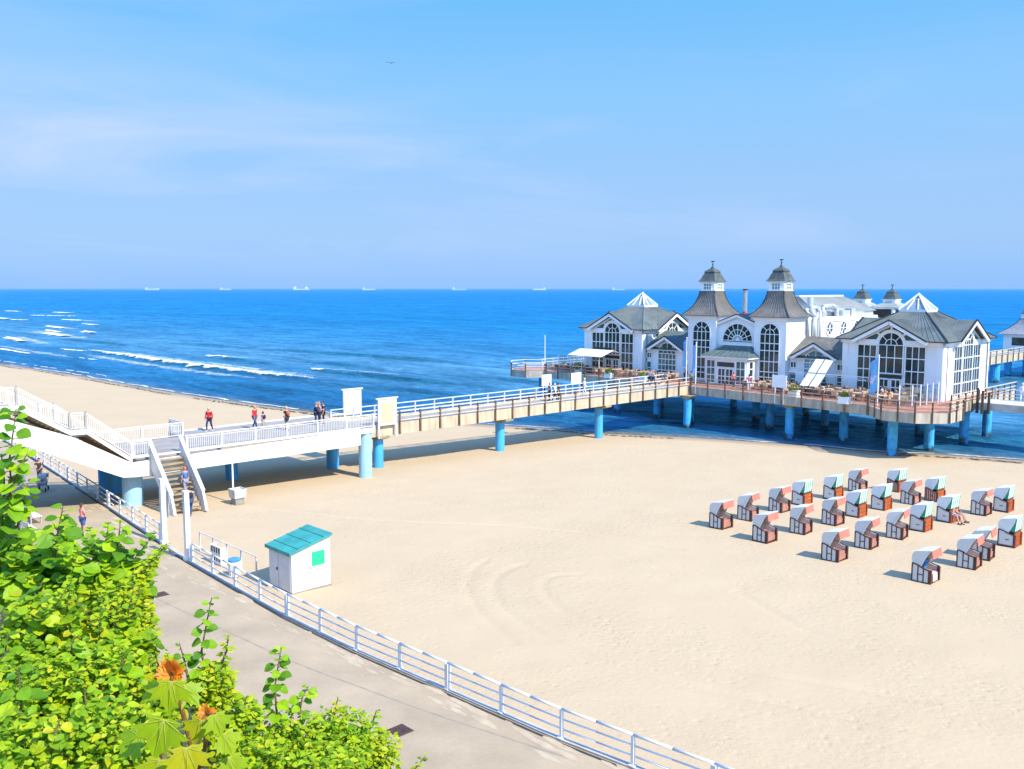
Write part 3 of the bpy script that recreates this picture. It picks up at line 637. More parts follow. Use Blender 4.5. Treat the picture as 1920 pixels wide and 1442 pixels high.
def wood_rail(t, pts, zf=ZP, step=2.1, zlow=1.87, pm=None, rm=None, low=True):
    pm = pm or WOODP; rm = rm or WOODR
    top = MB(); mid = MB(); posts = []
    for (a0, b0), (a1, b1) in zip(pts, pts[1:]):
        L = math.hypot(a1 - a0, b1 - b0); n = max(1, round(L / step))
        top.bar((a0, b0, zf + 1.04), (a1, b1, zf + 1.04), .14, .07); mid.bar((a0, b0, zf + .62), (a1, b1, zf + .62), .05, .09); mid.bar((a0, b0, zf + .3), (a1, b1, zf + .3), .04, .08)
        for k in range(n + (1 if (a1, b1) == pts[-1] else 0)): posts.append((lerp(a0, a1, k / n), lerp(b0, b1, k / n)))
    t.part(top, "handrail", rm); t.part(mid, "rail", rm)
    for a, b in posts: t.part(MB().box(a - .065, a + .065, b - .065, b + .065, zlow if low else zf, zf + 1.0), "post", pm)
def pier():
    t = T("pier_walkway", "cream sided timber pier walkway on a row of blue columns", "pier", -2, 60, 0)
    t.part(MB().box(-3.85, -.17, 39.35, 84, ZP - .3, ZP - .02), "deck", DECKG)
    for a in (-.15, -4.0):
        w = MB()
        nseg = 5; b0_ = 40.6
        for k in range(nseg): w.box(a - .0, a + .15, b0_ + k * 8.67, b0_ + (k + 1) * 8.67 - .02, 1.85, 2.8)
        t.part(w, "side_beam", CREAM)
    wood_rail(t, [(.09, 43.4), (.09, 83.2)])
    wood_rail(t, [(-4.08, 39.6), (-4.08, 84.5)], pm=M("post_pale", (.5, .5, .46), .7), rm=M("rail_pale", (.62, .66, .66), .6, .1))
    for b in (41.95, 55.6, 69.3): 
        a = -1.9; z = beach_z(a, b)
        aa = -.9 if b < 45 else -1.2
        t.part(MB().tube((aa, b, z - 1), (aa, b, 1.5), .42, n=18), "column", BLUE, smooth=False)
        t.part(MB().prism([(-4.0, b - .45, 1.84), (.1, b - .45, 1.84), (.1, b - .45, 1.68), (-.5, b - .45, 1.5), (-3.4, b - .45, 1.5), (-4.0, b - .45, 1.68)], (0, .9, 0)), "cap_beam", CAPC)
pier()
FE = lambda a: 83.4 - a * .083                        # front edge of the platform
BAYR = (24.9, 82.6, 3.75); BAYL = (-27.3, 86.6, 3.4)
def octo(c): return [(c[0] + c[2] * math.cos(R(22.5 + 45 * k)), c[1] + c[2] * math.sin(R(22.5 + 45 * k))) for k in range(8)]
def platform():
    t = T("pier_platform", "wide terracotta decked platform on columns carrying the pier restaurant", "pier platform", -2, 92, 0)
    aL, aR, bB = -29.5, 26.4, 104
    poly = [(aL, FE(aL) + .2), (aR, FE(aR) + .2), (aR, bB), (aL, bB)]
    t.part(MB().prism([(a, b, ZP - .35) for a, b in poly], (0, 0, .35)), "deck", TERR)
    def beam(pts, nm, m=BEAM2, w=.22):
        q = MB()
        for p0, p1 in zip(pts, pts[1:]): q.bar((p0[0], p0[1], 2.3), (p1[0], p1[1], 2.3), w, .92)
        t.part(q, nm, m)
    oR = octo(BAYR); oL = octo(BAYL)
    for nm, o in (("bay_deck", oR), ("bay_deck", oL)): t.part(MB().prism([(a, b, ZP - .3) for a, b in o], (0, 0, .306)), nm, TERR)
    ring = lambda o, idx: [o[i % 8] for i in idx]
    fr = [(-4.2, FE(-4.2))]
    frontR = [(.15, FE(.15)), (21.0, FE(21.0))]; frontL = [(-24.3, FE(-24.3)), (-4.1, FE(-4.1))]
    bayR = ring(oR, (4, 5, 6, 7, 0)); bayL = ring(oL, (2, 3, 4, 5, 6, 7))
    right = [(26.45, 86.4), (26.45, 103.9)]
    for pts in (frontR, frontL, bayR, bayL, right): beam(pts, "edge_beam", CREAM if pts is right else BEAM2)
    off = .17
    wood_rail(t, [(a, b - off) for a, b in frontR], step=2.45, pm=M("rust_post", (.24, .13, .085), .8, .2), rm=M("rust_rail", (.5, .35, .26), .7, .15)); wood_rail(t, [(a, b - off) for a, b in frontL], step=2.45, pm=M("rust_post", ()), rm=M("rust_rail", ()))
    sc = lambda o, c: [(c[0] + (a - c[0]) * 1.045, c[1] + (b - c[1]) * 1.045) for a, b in o]
    wood_rail(t, sc(bayR, BAYR), step=1.9, rm=M("rust_rail", ())); wood_rail(t, sc(bayL, BAYL), step=1.9, pm=M("rust_post", ()), rm=M("rail_pale", ()))
    wood_rail(t, [(a + off, b) for a, b in right], step=1.75)
    wood_rail(t, [(-29.5, 90), (-29.5, 103)], rm=M("rail_pale", ()), pm=M("post_pale", ()))
    cols = [(.4, 82.3), (-1.8, 86), (7.2, 88), (12.0, 83.6), (16.5, 86.2), (19.5, 90), (23.4, 81.6), (24.6, 86.9), (25.6, 92.8), (-6.5, 86), (-13, 86.5), (-20, 88), (-27, 87.5), (2.5, 93), (10.5, 94), (20, 96), (25.6, 99), (-12, 94), (-22, 96), (5, 100), (14, 100), (-5, 100)]
    for i, (a, b) in enumerate(cols):
        t.part(MB().tube((a, b, -4.5), (a, b, 1.5), .44, n=18), "column", SEACOL)
        t.part(MB().prism([(a - .85, b - .5, 1.83), (a + .85, b - .5, 1.83), (a + .45, b - .5, 1.49), (a - .45, b - .5, 1.49)], (0, 1.0, 0)), "column_cap", CAPC)
    t.part(MB().box(-29, 26, 85.6, 86.0, 1.86, 2.34).box(-29, 26, 93, 93.4, 1.86, 2.34), "cross_beam", BEAM2)
platform()
# side jetty leaving the platform on the right
t = T("side_jetty", "pale concrete jetty running right from the platform corner", "jetty", 33, 93, 0)
t.part(MB().box(27.2, 60, 91.6, 95.5, 2.0, 2.65), "deck", M("jetty_concrete", (.52, .47, .40), .85, .2, .7))
t.part(MB().box(26.8, 60, 91.62, 95.48, 2.651, 2.7), "surface", M("jetty_top", (.58, .54, .48), .85, .12))
wood_rail(t, [(27.4, 95.3), (59.5, 95.3)], zf=2.7, rm=M("rail_pale", ()), pm=M("post_pale", ()), low=False, step=2.6)
for a in (36, 46, 56): t.part(MB().tube((a, 93.5, -4.5), (a, 93.5, 2.0), .44, n=16), "column", SEACOL)
t = T("mooring_posts", "cluster of dark timber posts at the platform right corner", "timber posts", 27.6, 91, 2)
for a, b, h in ((27.2, 91.3, 4.1), (27.75, 91.0, 3.9), (28.2, 91.35, 3.75)): t.part(MB().tube((a, b, 1.7), (a, b, h), .14, .12, 8), "post", M("dark_timber", (.05, .045, .035), .8, .2))
# sea pier continuing behind the restaurant
t = T("sea_pier", "long cream sided pier continuing out to sea behind the restaurant", "pier", 6, 170, 0)
t.part(MB().box(4.4, 7.8, 127.2, 330, 2.3, 2.68), "deck", DECKG); t.part(MB().box(7.82, 8.0, 127.2, 330, 1.6, 2.85).box(4.2, 4.38, 127.2, 330, 1.6, 2.85), "side_beam", CREAM)
wood_rail(t, [(8.12, 128), (8.12, 215)], step=2.6, zlow=1.65)
for b in (142, 158, 174, 190, 206): t.part(MB().tube((6.8, b, -5), (6.8, b, 1.6), .75, n=16), "column", SEACOL)
# ================================================================ RESTAURANT
WALL = M("wall_white", (.80, .80, .79), .7, .045, .6); TRIM = M("trim_white", (.82, .82, .80), .5, .03)
ROOF = M("roof_zinc", (.150, .168, .150), .6, .2, .7, .08, 5, col2=(.085, .105, .09)); ROOFB = M("roof_brown", (.185, .162, .135), .6, .2, .8, .08, 5, col2=(.10, .095, .08))
ROOFS = M("roof_seam", (.185, .20, .18), .55, .12); EDGE = M("roof_edge", (.03, .03, .035), .5, .1); COPP = M("cupola_roof", (.11, .115, .095), .5, .25, 2, col2=(.05, .062, .055))
def glass(name, col, col2, sc=.8):
    m = M(name, col, .06, .2, sc, col2=col2, spec=.6); return m
GLASS = glass("window_glass", (.035, .06, .055), (.006, .012, .014)); GLASSG = glass("glass_green", (.07, .14, .12), (.02, .055, .05), .6); GLASST = glass("glass_turquoise", (.20, .36, .37), (.08, .17, .19)); SKYG = glass("lantern_glass", (.30, .36, .40), (.12, .17, .2), .9)
DARKS = M("sign_dark", (.02, .035, .035), .4, .2, 4)
def mf(b): return lambda u, v, d: (u, b - d, v)          # wall facing the beach (-b)
def ml(a): return lambda u, v, d: (a - d, u, v)          # wall facing -a
def mr(a): return lambda u, v, d: (a + d, u, v)          # wall facing the sun (+a)
def mk(b): return lambda u, v, d: (u, b + d, v)
def rb(mb, m, u0, u1, v0, v1, d0, d1):
    c = [m(u, v, d) for d in (d0, d1) for u, v in ((u0, v0), (u1, v0), (u1, v1), (u0, v1))]
    mb.add(c, [(3, 2, 1, 0), (4, 5, 6, 7), (0, 1, 5, 4), (1, 2, 6, 5), (2, 3, 7, 6), (3, 0, 4, 7)])
def sb(mb, m, p, q, w, d0, d1):
    (x0, y0), (x1, y1) = p, q; L = math.hypot(x1 - x0, y1 - y0); nx, ny = -(y1 - y0) / L * w / 2, (x1 - x0) / L * w / 2
    c = [m(x, y, d) for d in (d0, d1) for x, y in ((x0 + nx, y0 + ny), (x1 + nx, y1 + ny), (x1 - nx, y1 - ny), (x0 - nx, y0 - ny))]
    mb.add(c, [(3, 2, 1, 0), (4, 5, 6, 7), (0, 1, 5, 4), (1, 2, 6, 5), (2, 3, 7, 6), (3, 0, 4, 7)])
def pol(mb, m, pts, d0, d1):
    n = len(pts); mb.add([m(x, y, d0) for x, y in pts] + [m(x, y, d1) for x, y in pts], [tuple(range(n)), tuple(range(2 * n - 1, n - 1, -1))] + [(i, n + i, n + (i + 1) % n, (i + 1) % n) for i in range(n)])
def arc(uc, vs, r, n=14, t0=0, t1=math.pi): return [(uc + r * math.cos(lerp(t0, t1, k / n)), vs + r * math.sin(lerp(t0, t1, k / n))) for k in range(n + 1)]
def window(t, m, u0, u1, v0, v1, cols, rows, arch=False, fw=.1, mw=.07, gl=None, rays=4, ring=.5, d=.0, outer=0.0, name="window", rowz=None):
    """white frame standing proud of the wall with its glazing as a sub-part"""
    gl = gl or GLASS; f = MB(); D0, D1 = .012 + d, .085 + d
    uc, r = (u0 + u1) / 2, (u1 - u0) / 2
    rb(f, m, u0 - fw, u0, v0 - fw, v1, D0, D1 + .02); rb(f, m, u1, u1 + fw, v0 - fw, v1, D0, D1 + .02); rb(f, m, u0, u1, v0 - fw, v0, D0, D1 + .019)
    rb(f, m, u0, u1, v1 - mw / 2, v1 + mw / 2 if arch else v1 + fw, D0, D1 + (0 if arch else .019))
    for k in range(1, cols): u = lerp(u0, u1, k / cols); rb(f, m, u - mw / 2, u + mw / 2, v0, v1 - mw / 2, D0, D1 - .01)
    zs = rowz or [lerp(v0, v1, k / rows) for k in range(1, rows)]
    for v in zs: rb(f, m, u0, u1, v - mw * .65, v + mw * .65, D0, D1)
    if arch:
        for p, q in zip(arc(uc, v1, r + fw / 2), arc(uc, v1, r + fw / 2)[1:]): sb(f, m, p, q, fw + outer, D0, D1 + .02)
        if ring:
            pts = arc(uc, v1, r * ring, 10)
            for p, q in zip(pts, pts[1:]): sb(f, m, p, q, mw * .9, D0, D1 - .012)
        for k in range(1, rays): 
            th = math.pi * k / rays; r0 = r * ring if (k % 2 and rays == 4 and ring) else .02
            sb(f, m, (uc + r0 * math.cos(th), v1 + r0 * math.sin(th)), (uc + r * math.cos(th), v1 + r * math.sin(th)), mw * .9, D0, D1 - .015)
    o = t.part(f, name, TRIM)
    g = MB(); pol(g, m, [(u0, v0), (u1, v0)] + (arc(uc, v1, r) if arch else [(u1, v1), (u0, v1)]), .002 + d, .02 + d)
    t.part(g, "pane", gl, o); return o
def seams(mb, p0, p1, q1, q0, n, w=.035, h=.05):
    """standing seams from the eave p0-p1 up to the ridge q0-q1"""
    p0, p1, q0, q1 = map(Vector, (p0, p1, q0, q1)); nrm = (p1 - p0).cross(q0 - p0)
    if nrm.length < 1e-6: nrm = (p1 - p0).cross(q1 - p0)
    nrm.normalize(); nrm = nrm if nrm.z > 0 else -nrm
    for k in range(n + 1):
        x = k / n; a = p0.lerp(p1, x); b = q0.lerp(q1, x)
        if (a - b).length > .15: mb.bar(a + nrm * h * .35, b + nrm * h * .35, w, h, up=nrm)
def face(mb, *pts, th=.07):
    P = [Vector(p) for p in pts]; nrm = (P[1] - P[0]).cross(P[2] - P[0]).normalized(); nrm = nrm if nrm.z > 0 else -nrm
    mb.prism([p - nrm * th for p in P], nrm * th)
REST = T("pier_restaurant", "white pier restaurant with two front towers, glass topped pavilions and grey metal roofs", "restaurant", 1.9, 95, ZP)
def pavilion(ca, cb, ha, hb, front=True, right=True, left=False):
    t = REST; ez = 8.42; ov = .55; lz = 11.15; lr = 1.3; gw = 3.7; gz = 10.4; go = .85
    t.part(MB().box(ca - ha, ca + ha, cb - hb, cb + hb, ZP, ez - .1), "pavilion_wall", WALL)
    for sx in (-1, 1):
        for sy in (-1, 1):
            pil = MB(); x, y = ca + sx * ha, cb + sy * hb
            pil.box(min(x, x - sx * .55), max(x, x - sx * .55), min(y + sy * .004, y + sy * .07), max(y + sy * .004, y + sy * .07), ZP + .002, ez - .5)
            pil.box(min(x + sx * .004, x + sx * .07), max(x + sx * .004, x + sx * .07), min(y, y - sy * .55), max(y, y - sy * .55), ZP + .002, ez - .5)
            t.part(pil, "pilaster", TRIM)
    x0, x1, y0, y1 = ca - ha - ov, ca + ha + ov, cb - hb - ov, cb + hb + ov
    c = [(x0, y0, ez + .03), (x1, y0, ez + .03), (x1, y1, ez + .03), (x0, y1, ez + .03)]; L = [(ca - lr, cb - lr, lz), (ca + lr, cb - lr, lz), (ca + lr, cb + lr, lz), (ca - lr, cb + lr, lz)]
    # roof with a notch for each gable; eaves only beside the gables
    for k, (h, oh) in enumerate(((hb, ha), (ha, hb), (hb, ha), (ha, hb))):
        th = (-90, 0, 90, 180)[k]; ux, uy = math.cos(R(th)), math.sin(R(th)); vx, vy = -uy, ux
        P = lambda o, v, z: (ca + ux * o + vx * v, cb + uy * o + vy * v, z)
        E_ = h + ov; zr = lambda o: ez + .03 + (E_ - o) / (E_ - lr) * (lz - ez - .03)
        dd = E_ - (gz - ez - .03) / (lz - ez - .03) * (E_ - lr)
        rf = MB(); face(rf, P(E_, oh + ov, zr(E_)), P(E_, gw, zr(E_)), P(dd, 0, gz), P(E_, -gw, zr(E_)), P(E_, -oh - ov, zr(E_)), P(lr, -lr, lz), P(lr, lr, lz)); t.part(rf, "roof", ROOF)
        s = MB()
        for q in range(-10, 11):
            v1 = lr * q / 10; v0 = (oh + ov) * q / 10
            o0 = E_
            if abs(v0) < gw * 1.02:                                  # stop at the valley
                lo, hi = 0.0, 1.0
                for _ in range(24):
                    mid_ = (lo + hi) / 2; o_ = lerp(E_, lr, mid_); v_ = abs(lerp(v0, v1, mid_)); vv = gw * max(0, (o_ - dd) / (E_ - dd))
                    if v_ < vv: lo = mid_
                    else: hi = mid_
                a_ = Vector(P(lerp(E_, lr, hi), lerp(v0, v1, hi), zr(lerp(E_, lr, hi))))
            else: a_ = Vector(P(E_, v0, zr(E_)))
            s.bar(a_ + Vector((0, 0, .02)), Vector(P(lr, v1, lz + .02)), .035, .05)
        t.part(s, "roof_seams", ROOFS)
        for sg in (-1, 1):
            va, vb = sorted((sg * (gw - .25), sg * (oh + ov - .05))); e = MB(); ed_ = MB()
            pa_, pb_ = P(h + .002, va, 0), P(E_ - .05, vb, 0); e.box(min(pa_[0], pb_[0]), max(pa_[0], pb_[0]), min(pa_[1], pb_[1]), max(pa_[1], pb_[1]), ez - .16, ez - .02 - .003 * (k % 2))
            va, vb = sorted((sg * (gw - .2), sg * (oh + .2))); pa_, pb_ = P(h + .003, va, 0), P(h + .2, vb, 0); e.box(min(pa_[0], pb_[0]), max(pa_[0], pb_[0]), min(pa_[1], pb_[1]), max(pa_[1], pb_[1]), ez - .42 + .002 * (k % 2), ez - .161)
            t.part(e, "eaves", TRIM)
            ed_.bar(P(E_ + .02, sg * (gw + .05), ez - .02), P(E_ + .02, sg * (oh + ov + .04), ez - .02), .07, .1 + .004 * (k % 2)); t.part(ed_, "gutter", EDGE)
    hip = MB()
    for i in range(4): hip.bar(Vector(c[i]) + Vector((0, 0, .06)), Vector(L[i]) + Vector((0, 0, .06)), .12, .08)
    # gables
    for k, (h, other) in enumerate(((hb, ha), (ha, hb), (hb, ha), (ha, hb))):
        gr = MB(); gs = MB(); fas = MB(); ed = MB(); th = (-90, 0, 90, 180)[k]; ux, uy = math.cos(R(th)), math.sin(R(th)); vx, vy = -uy, ux       # u outward, v along the wall
        P = lambda o, v, z: (ca + ux * o + vx * v, cb + uy * o + vy * v, z)
        dd = (h + ov) - (gz - ez) / (lz - ez) * (h + ov - lr)
        fo_ = h + go
        for sg in (-1, 1):
            p0 = P(fo_, sg * gw, ez - .02); p1 = P(h + ov - .02, sg * (gw + .03), ez + .0); q0 = P(fo_, 0, gz); q1 = P(dd - .15, 0, gz)
            face(gr, p0, p1, q1, q0, th=.06); 
            n = 12
            for kk in range(1, n):            # seams run from ridge to valley
                x = kk / n; a_ = Vector(q0).lerp(Vector(q1), x)
                o_ = lerp(fo_, dd - .15, x)
                if o_ > h + ov: b_ = Vector(P(o_, sg * gw, ez - .02))
                else:
                    zz = ez + .03 + (h + ov - o_) / (h + ov - lr) * (lz - ez); b_ = Vector(P(o_, sg * gw * (gz - zz) / (gz - ez), zz))
                if (a_ - b_).length > .2: gs.bar(a_ + Vector((0, 0, .02)), b_ + Vector((0, 0, .02)), .035, .05)
            fas.bar(P(fo_ - .1, sg * gw, ez - .22), P(fo_ - .1, 0, gz - .22), .16, .34)
            ed.bar(P(fo_ - .04, sg * (gw + .1), ez - .02), P(fo_ - .04, 0, gz + .04), .18, .09)
        t.part(gr, "gable_roof", ROOF); t.part(gs, "gable_seams", ROOFS); t.part(fas, "bargeboard", TRIM); t.part(ed, "verge", EDGE)
        tri = [(-3.25, ez - .1), (3.25, ez - .1), (0, gz - .28)]
        w = MB().prism([P(h - .3, v, z) for v, z in tri], (ux * .33, uy * .33, 0)); t.part(w, "gable_wall", WALL)
        m = (mf(cb - hb - .03), mr(ca + ha + .03), mk(cb + hb + .03), ml(ca - ha - .03))[k]
        ctr = (ca, cb, ca, cb)[k]
        if (k == 0) or (k == 1 and right) or (k == 3 and left):
            tr = t.part((lambda q: (pol(q, m, [(ctr - 2.75, ez + .02), (ctr + 2.75, ez + .02), (ctr, gz - .62)], .004, .02), q)[1])(MB()), "gable_glazing", GLASSG if k == 0 else GLASS)
            q = MB()
            R1 = 1.28
            for p_, q_ in zip(arc(ctr, 7.92, R1 + .12), arc(ctr, 7.92, R1 + .12)[1:]): sb(q, m, p_, q_, .3, .03, .16)
            for a0 in (40, 90, 140): sb(q, m, (ctr + R1 * math.cos(R(a0)), 7.92 + R1 * math.sin(R(a0))), (ctr + 1.9 * math.cos(R(a0)), 7.92 + 1.9 * math.sin(R(a0)) + (.3 if a0 == 90 else 0)), .2, .03, .12)
            for sg in (-1, 1): sb(q, m, (ctr + sg * 3.0, ez - .02), (ctr, gz - .5), .2, .03, .13)
            rb(q, m, ctr - 3.3, ctr - 1.3, ez - .46, ez + .0, .03, .13); rb(q, m, ctr + 1.3, ctr + 3.3, ez - .46, ez + .0, .03, .13)
            t.part(q, "gable_trim", TRIM)
            m0 = (mf(cb - hb), mr(ca + ha), mk(cb + hb), ml(ca - ha))[k]
            rows = [4.18, 5.42, 6.66]
            gl = GLASS
            window(t, m0, ctr - 3.35, ctr - 1.5, 2.95, 7.85, 3, 4, gl=gl, rowz=rows); window(t, m0, ctr + 1.5, ctr + 3.35, 2.95, 7.85, 3, 4, gl=gl, rowz=rows)
            window(t, m0, ctr - 1.2, ctr + 1.2, 2.95 if k else 5.15, 7.92, 4 if k == 1 else 3 if ca > 0 else 4, 4, arch=True, gl=gl, rowz=[4.18, 5.42, 6.66][0 if k else 2:], d=.05)
            if k == 0:
                rb_ = MB(); rb(rb_, m0, ctr - 1.15, ctr + 1.15, 4.62, 4.98, .02, .12); t.part(rb_, "sign_board", DARKS)
                for sg in (-1, 1):
                    x0_, x1_ = sorted((ctr + sg * .06, ctr + sg * 1.12)); window(t, m0, x0_ + .12, x1_ - .12, 2.95, 4.5, 2, 2, name="door", gl=gl)
    t.part(hip, "hip_ridge", ROOFS if ca < 0 else EDGE)
    # glass lantern
    lt = MB(); az = 12.95; lb = lr + .12
    ap = (ca, cb, az); cc = [(ca - lb, cb - lb, lz + .2), (ca + lb, cb - lb, lz + .2), (ca + lb, cb + lb, lz + .2), (ca - lb, cb + lb, lz + .2)]
    lt.box(ca - lb, ca + lb, cb - lb, cb + lb, lz - .05, lz + .2)
    for i in range(4):
        j = (i + 1) % 4; lt.bar(cc[i], ap, .16, .14)
        m_ = [lerp(cc[i][x], cc[j][x], .5) for x in range(3)]
        for x in (.3, .7):
            e_ = [lerp(cc[i][y], cc[j][y], x) for y in range(3)]; top = [lerp(ap[y], m_[y], .32) + (e_[y] - m_[y]) * .32 for y in range(3)]
            lt.bar(e_, top, .1, .1)
        lt.bar([lerp(ap[y], cc[i][y], .34) for y in range(3)], [lerp(ap[y], cc[j][y], .34) for y in range(3)], .09, .09)
    lt.ball((ca, cb, az + .02), .1, n=8, k=5)
    lo = t.part(lt, "lantern", TRIM)
    g = MB(); b_ = lb - .06; g.add([(ca - b_, cb - b_, lz + .2), (ca + b_, cb - b_, lz + .2), (ca + b_, cb + b_, lz + .2), (ca - b_, cb + b_, lz + .2), (ca, cb, az - .06)], [(0, 1, 4), (1, 2, 4), (2, 3, 4), (3, 0, 4)]); t.part(g, "pane", SKYG, lo)
    dp = MB(); dp.tube((ca + ha + .14, cb + hb - .7, ZP), (ca + ha + .14, cb + hb - .7, ez - .45), .06); dp.tube((ca + ha + .14, cb - hb + .75, ZP + .01), (ca + ha + .14, cb - hb + .75, ez - .45), .05); t.part(dp, "downpipe", M("pipe_grey", (.2, .21, .22), .5))
pavilion(19.6, 95.3, 5.0, 6.0, right=True)
pavilion(-16.2, 95.3, 4.75, 6.0, right=True)
def concave_roof(t, ca, cb, prof, mat, nm, seam=True, n=4, sm=None):
    ring = lambda h, z: [(ca - h, cb - h, z), (ca + h, cb - h, z), (ca + h, cb + h, z), (ca - h, cb + h, z)]
    r = MB().loft([ring(h, z) for h, z in prof]); t.part(r, nm, mat)
    if seam:
        s = MB(); hp = MB()
        for (h0, z0), (h1, z1) in zip(prof, prof[1:]):
            a_, b_ = ring(h0, z0), ring(h1, z1)
            for i in range(4):
                j = (i + 1) % 4; seams(s, a_[i], a_[j], b_[j], b_[i], n, .03, .05); hp.bar(Vector(a_[i]) + Vector((0, 0, .02)), Vector(b_[i]) + Vector((0, 0, .02)), .1, .09)
        t.part(s, nm + "_seams", sm or M("seam_brown", (.24, .225, .20), .55, .15)); t.part(hp, "hip", EDGE)
def cupola_top(t, ca, cb, z, k=1.0):
    p = [(1.28, 0), (1.22, .08), (1.06, .32), (.93, .66), (.82, .98), (.70, 1.22), (.66, 1.28), (.72, 1.33), (.72, 1.45), (.6, 1.62), (.4, 1.78), (.2, 1.95), (.09, 2.2), (.03, 2.35)]
    ring = lambda h, zz: [(ca + h * x, cb + h * y, zz) for x, y in ((-1, -1), (1, -1), (1, 1), (-1, 1))]
    kh = k; k = k * .8
    t.part(MB().loft([ring(h * kh * .95, z + d * k) for h, d in p]), "cupola_roof", COPP)
    f = MB().tube((ca, cb, z + 2.2 * k), (ca, cb, z + 3.0 * k), .035); f.ball((ca, cb, z + 2.55 * k), .1, n=8, k=5); f.box(ca - .22, ca + .22, cb - .012, cb + .012, z + 2.86 * k, z + 3.02 * k); t.part(f, "finial", EDGE)
def cupola_box(t, ca, cb, z0, z1, h):
    t.part(MB().box(ca - h, ca + h, cb - h, cb + h, z0, z1), "cupola_wall", TRIM)
    q = MB(); q.box(ca - h - .12, ca + h + .12, cb - h - .12, cb + h + .12, z1 - .1, z1 + .03); q.box(ca - h - .1, ca + h + .1, cb - h - .1, cb + h + .1, z0 - .02, z0 + .08); t.part(q, "cornice", TRIM)
    for m, c in ((mf(cb - h), ca), (mr(ca + h), cb), (ml(ca - h), cb)): window(t, m, c - h * .52, c + h * .52, z0 + .18, z1 - .2, 3, 2, fw=.06, mw=.05, gl=GLASST)
def tower(ca, cb, h):
    t = REST; zt = 10.3
    t.part(MB().box(ca - h, ca + h, cb - h, cb + h, ZP, zt), "tower_wall", WALL)
    e = MB(); e.box(ca - h - .3, ca + h + .3, cb - h - .3, cb + h + .3, zt - .12, zt + .05); e.box(ca - h - .14, ca + h + .14, cb - h - .14, cb + h + .14, zt - .32, zt - .121); t.part(e, "eaves", TRIM)
    concave_roof(t, ca, cb, [(2.5, zt + .05), (2.52, zt + .12), (2.05, zt + .56), (1.68, zt + 1.0), (1.4, zt + 1.5), (1.18, zt + 2.1), (1.05, zt + 2.6), (.98, zt + 2.95)], ROOFB, "tower_roof", n=11)
    cupola_box(t, ca, cb, zt + 2.95, zt + 3.98, .93); cupola_top(t, ca, cb, zt + 4.0)
    window(t, mf(cb - h), ca - 1.15, ca + 1.15, 2.95, 8.5, 4, 5, arch=True, rowz=[3.75, 4.35, 5.5, 6.7, 7.5])
tower(-2.75, 91.25, 1.92); tower(6.15, 91.25, 1.95)
def centre():
    t = REST; c = 1.72; b = 89.9
    t.part(MB().prism([(-.83, b, ZP), (4.2, b, ZP), (4.2, b, 9.75), (c, b, 10.55), (-.83, b, 9.75)], (0, 9, 0)), "centre_wall", WALL)
    r = MB(); s = MB(); f = MB(); ed = MB()
    for sg in (-1, 1):
        p0 = (c + sg * 2.53, b - .35, 9.68); p1 = (c + sg * 2.53, 101, 9.68); q0 = (c, b - .35, 10.62); q1 = (c, 101, 10.62)
        face(r, p0, p1, q1, q0); seams(s, p0, p1, q1, q0, 16); f.bar((p0[0], b - .3, 9.5), (c, b - .3, 10.42), .12, .26); ed.bar((p0[0], b - .34, 9.68), (c, b - .34, 10.62), .16, .09)
    t.part(r, "centre_roof", M("roof_blue", (.06, .12, .15), .5, .2)); t.part(s, "roof_seams", ROOFS); t.part(f, "bargeboard", TRIM); t.part(ed, "verge", EDGE)
    m = mf(b); window(t, m, c - 1.9, c + 1.9, 7.45, 7.6, 1, 1, arch=True, rays=8, ring=.66, rowz=[])
    q = MB(); pts = arc(c, 7.6, .62, 10)
    for p_, q_ in zip(pts, pts[1:]): sb(q, m, p_, q_, .1, .012, .08)
    rb(q, m, c - 2.3, c + 2.3, 7.05, 7.3, .01, .2); t.part(q, "window_trim", TRIM)
    # entrance porch
    p0, p1, pb = -.85, 4.55, 87.4; zt = 5.75
    t.part(MB().box(p0, p1, pb, b - .01, ZP, zt), "porch_wall", TRIM)
    e = .42
    t.part(MB().box(p0 - e, p1 + e, pb - e, b - .02, zt + .002, zt + .16), "eaves", TRIM)
    R_ = [(p0 - e - .05, pb - e - .05, zt + .16), (p1 + e + .05, pb - e - .05, zt + .16), (p1 + e + .05, b - .02, zt + .16), (p0 - e - .05, b - .02, zt + .16)]
    Q = [(p0 + 1.1, b - .35, zt + 1.25), (p1 - 1.1, b - .35, zt + 1.25), (p1 - 1.1, b - .03, zt + 1.25), (p0 + 1.1, b - .03, zt + 1.25)]
    r = MB().loft([R_, Q]); t.part(r, "porch_roof", M("roof_teal", (.10, .15, .14), .55, .2)); s = MB()
    for i in (0, 1, 3): j = (i + 1) % 4; seams(s, R_[i], R_[j], Q[j], Q[i], 9)
    t.part(s, "porch_seams", ROOFS)
    m = mf(pb); window(t, m, p0 + .25, p0 + 1.3, 2.95, 5.45, 2, 3, gl=GLASSG); window(t, m, p1 - 1.3, p1 - .25, 2.95, 5.45, 2, 3, gl=GLASSG)
    for k in range(2):
        x = p0 + 1.72 + k * 1.0; window(t, m, x + .06, x + .9, 2.85, 4.55, 2, 2, name="door")
    q = MB(); rb(q, m, p0 + 1.62, p1 - 1.62, 4.78, 5.28, .02, .1); t.part(q, "sign_board", M("sign_brown", (.07, .045, .035), .5, .2, 5))
    m = mr(p1); window(t, m, pb + .4, pb + 1.05, 2.95, 5.45, 1, 3)
centre()
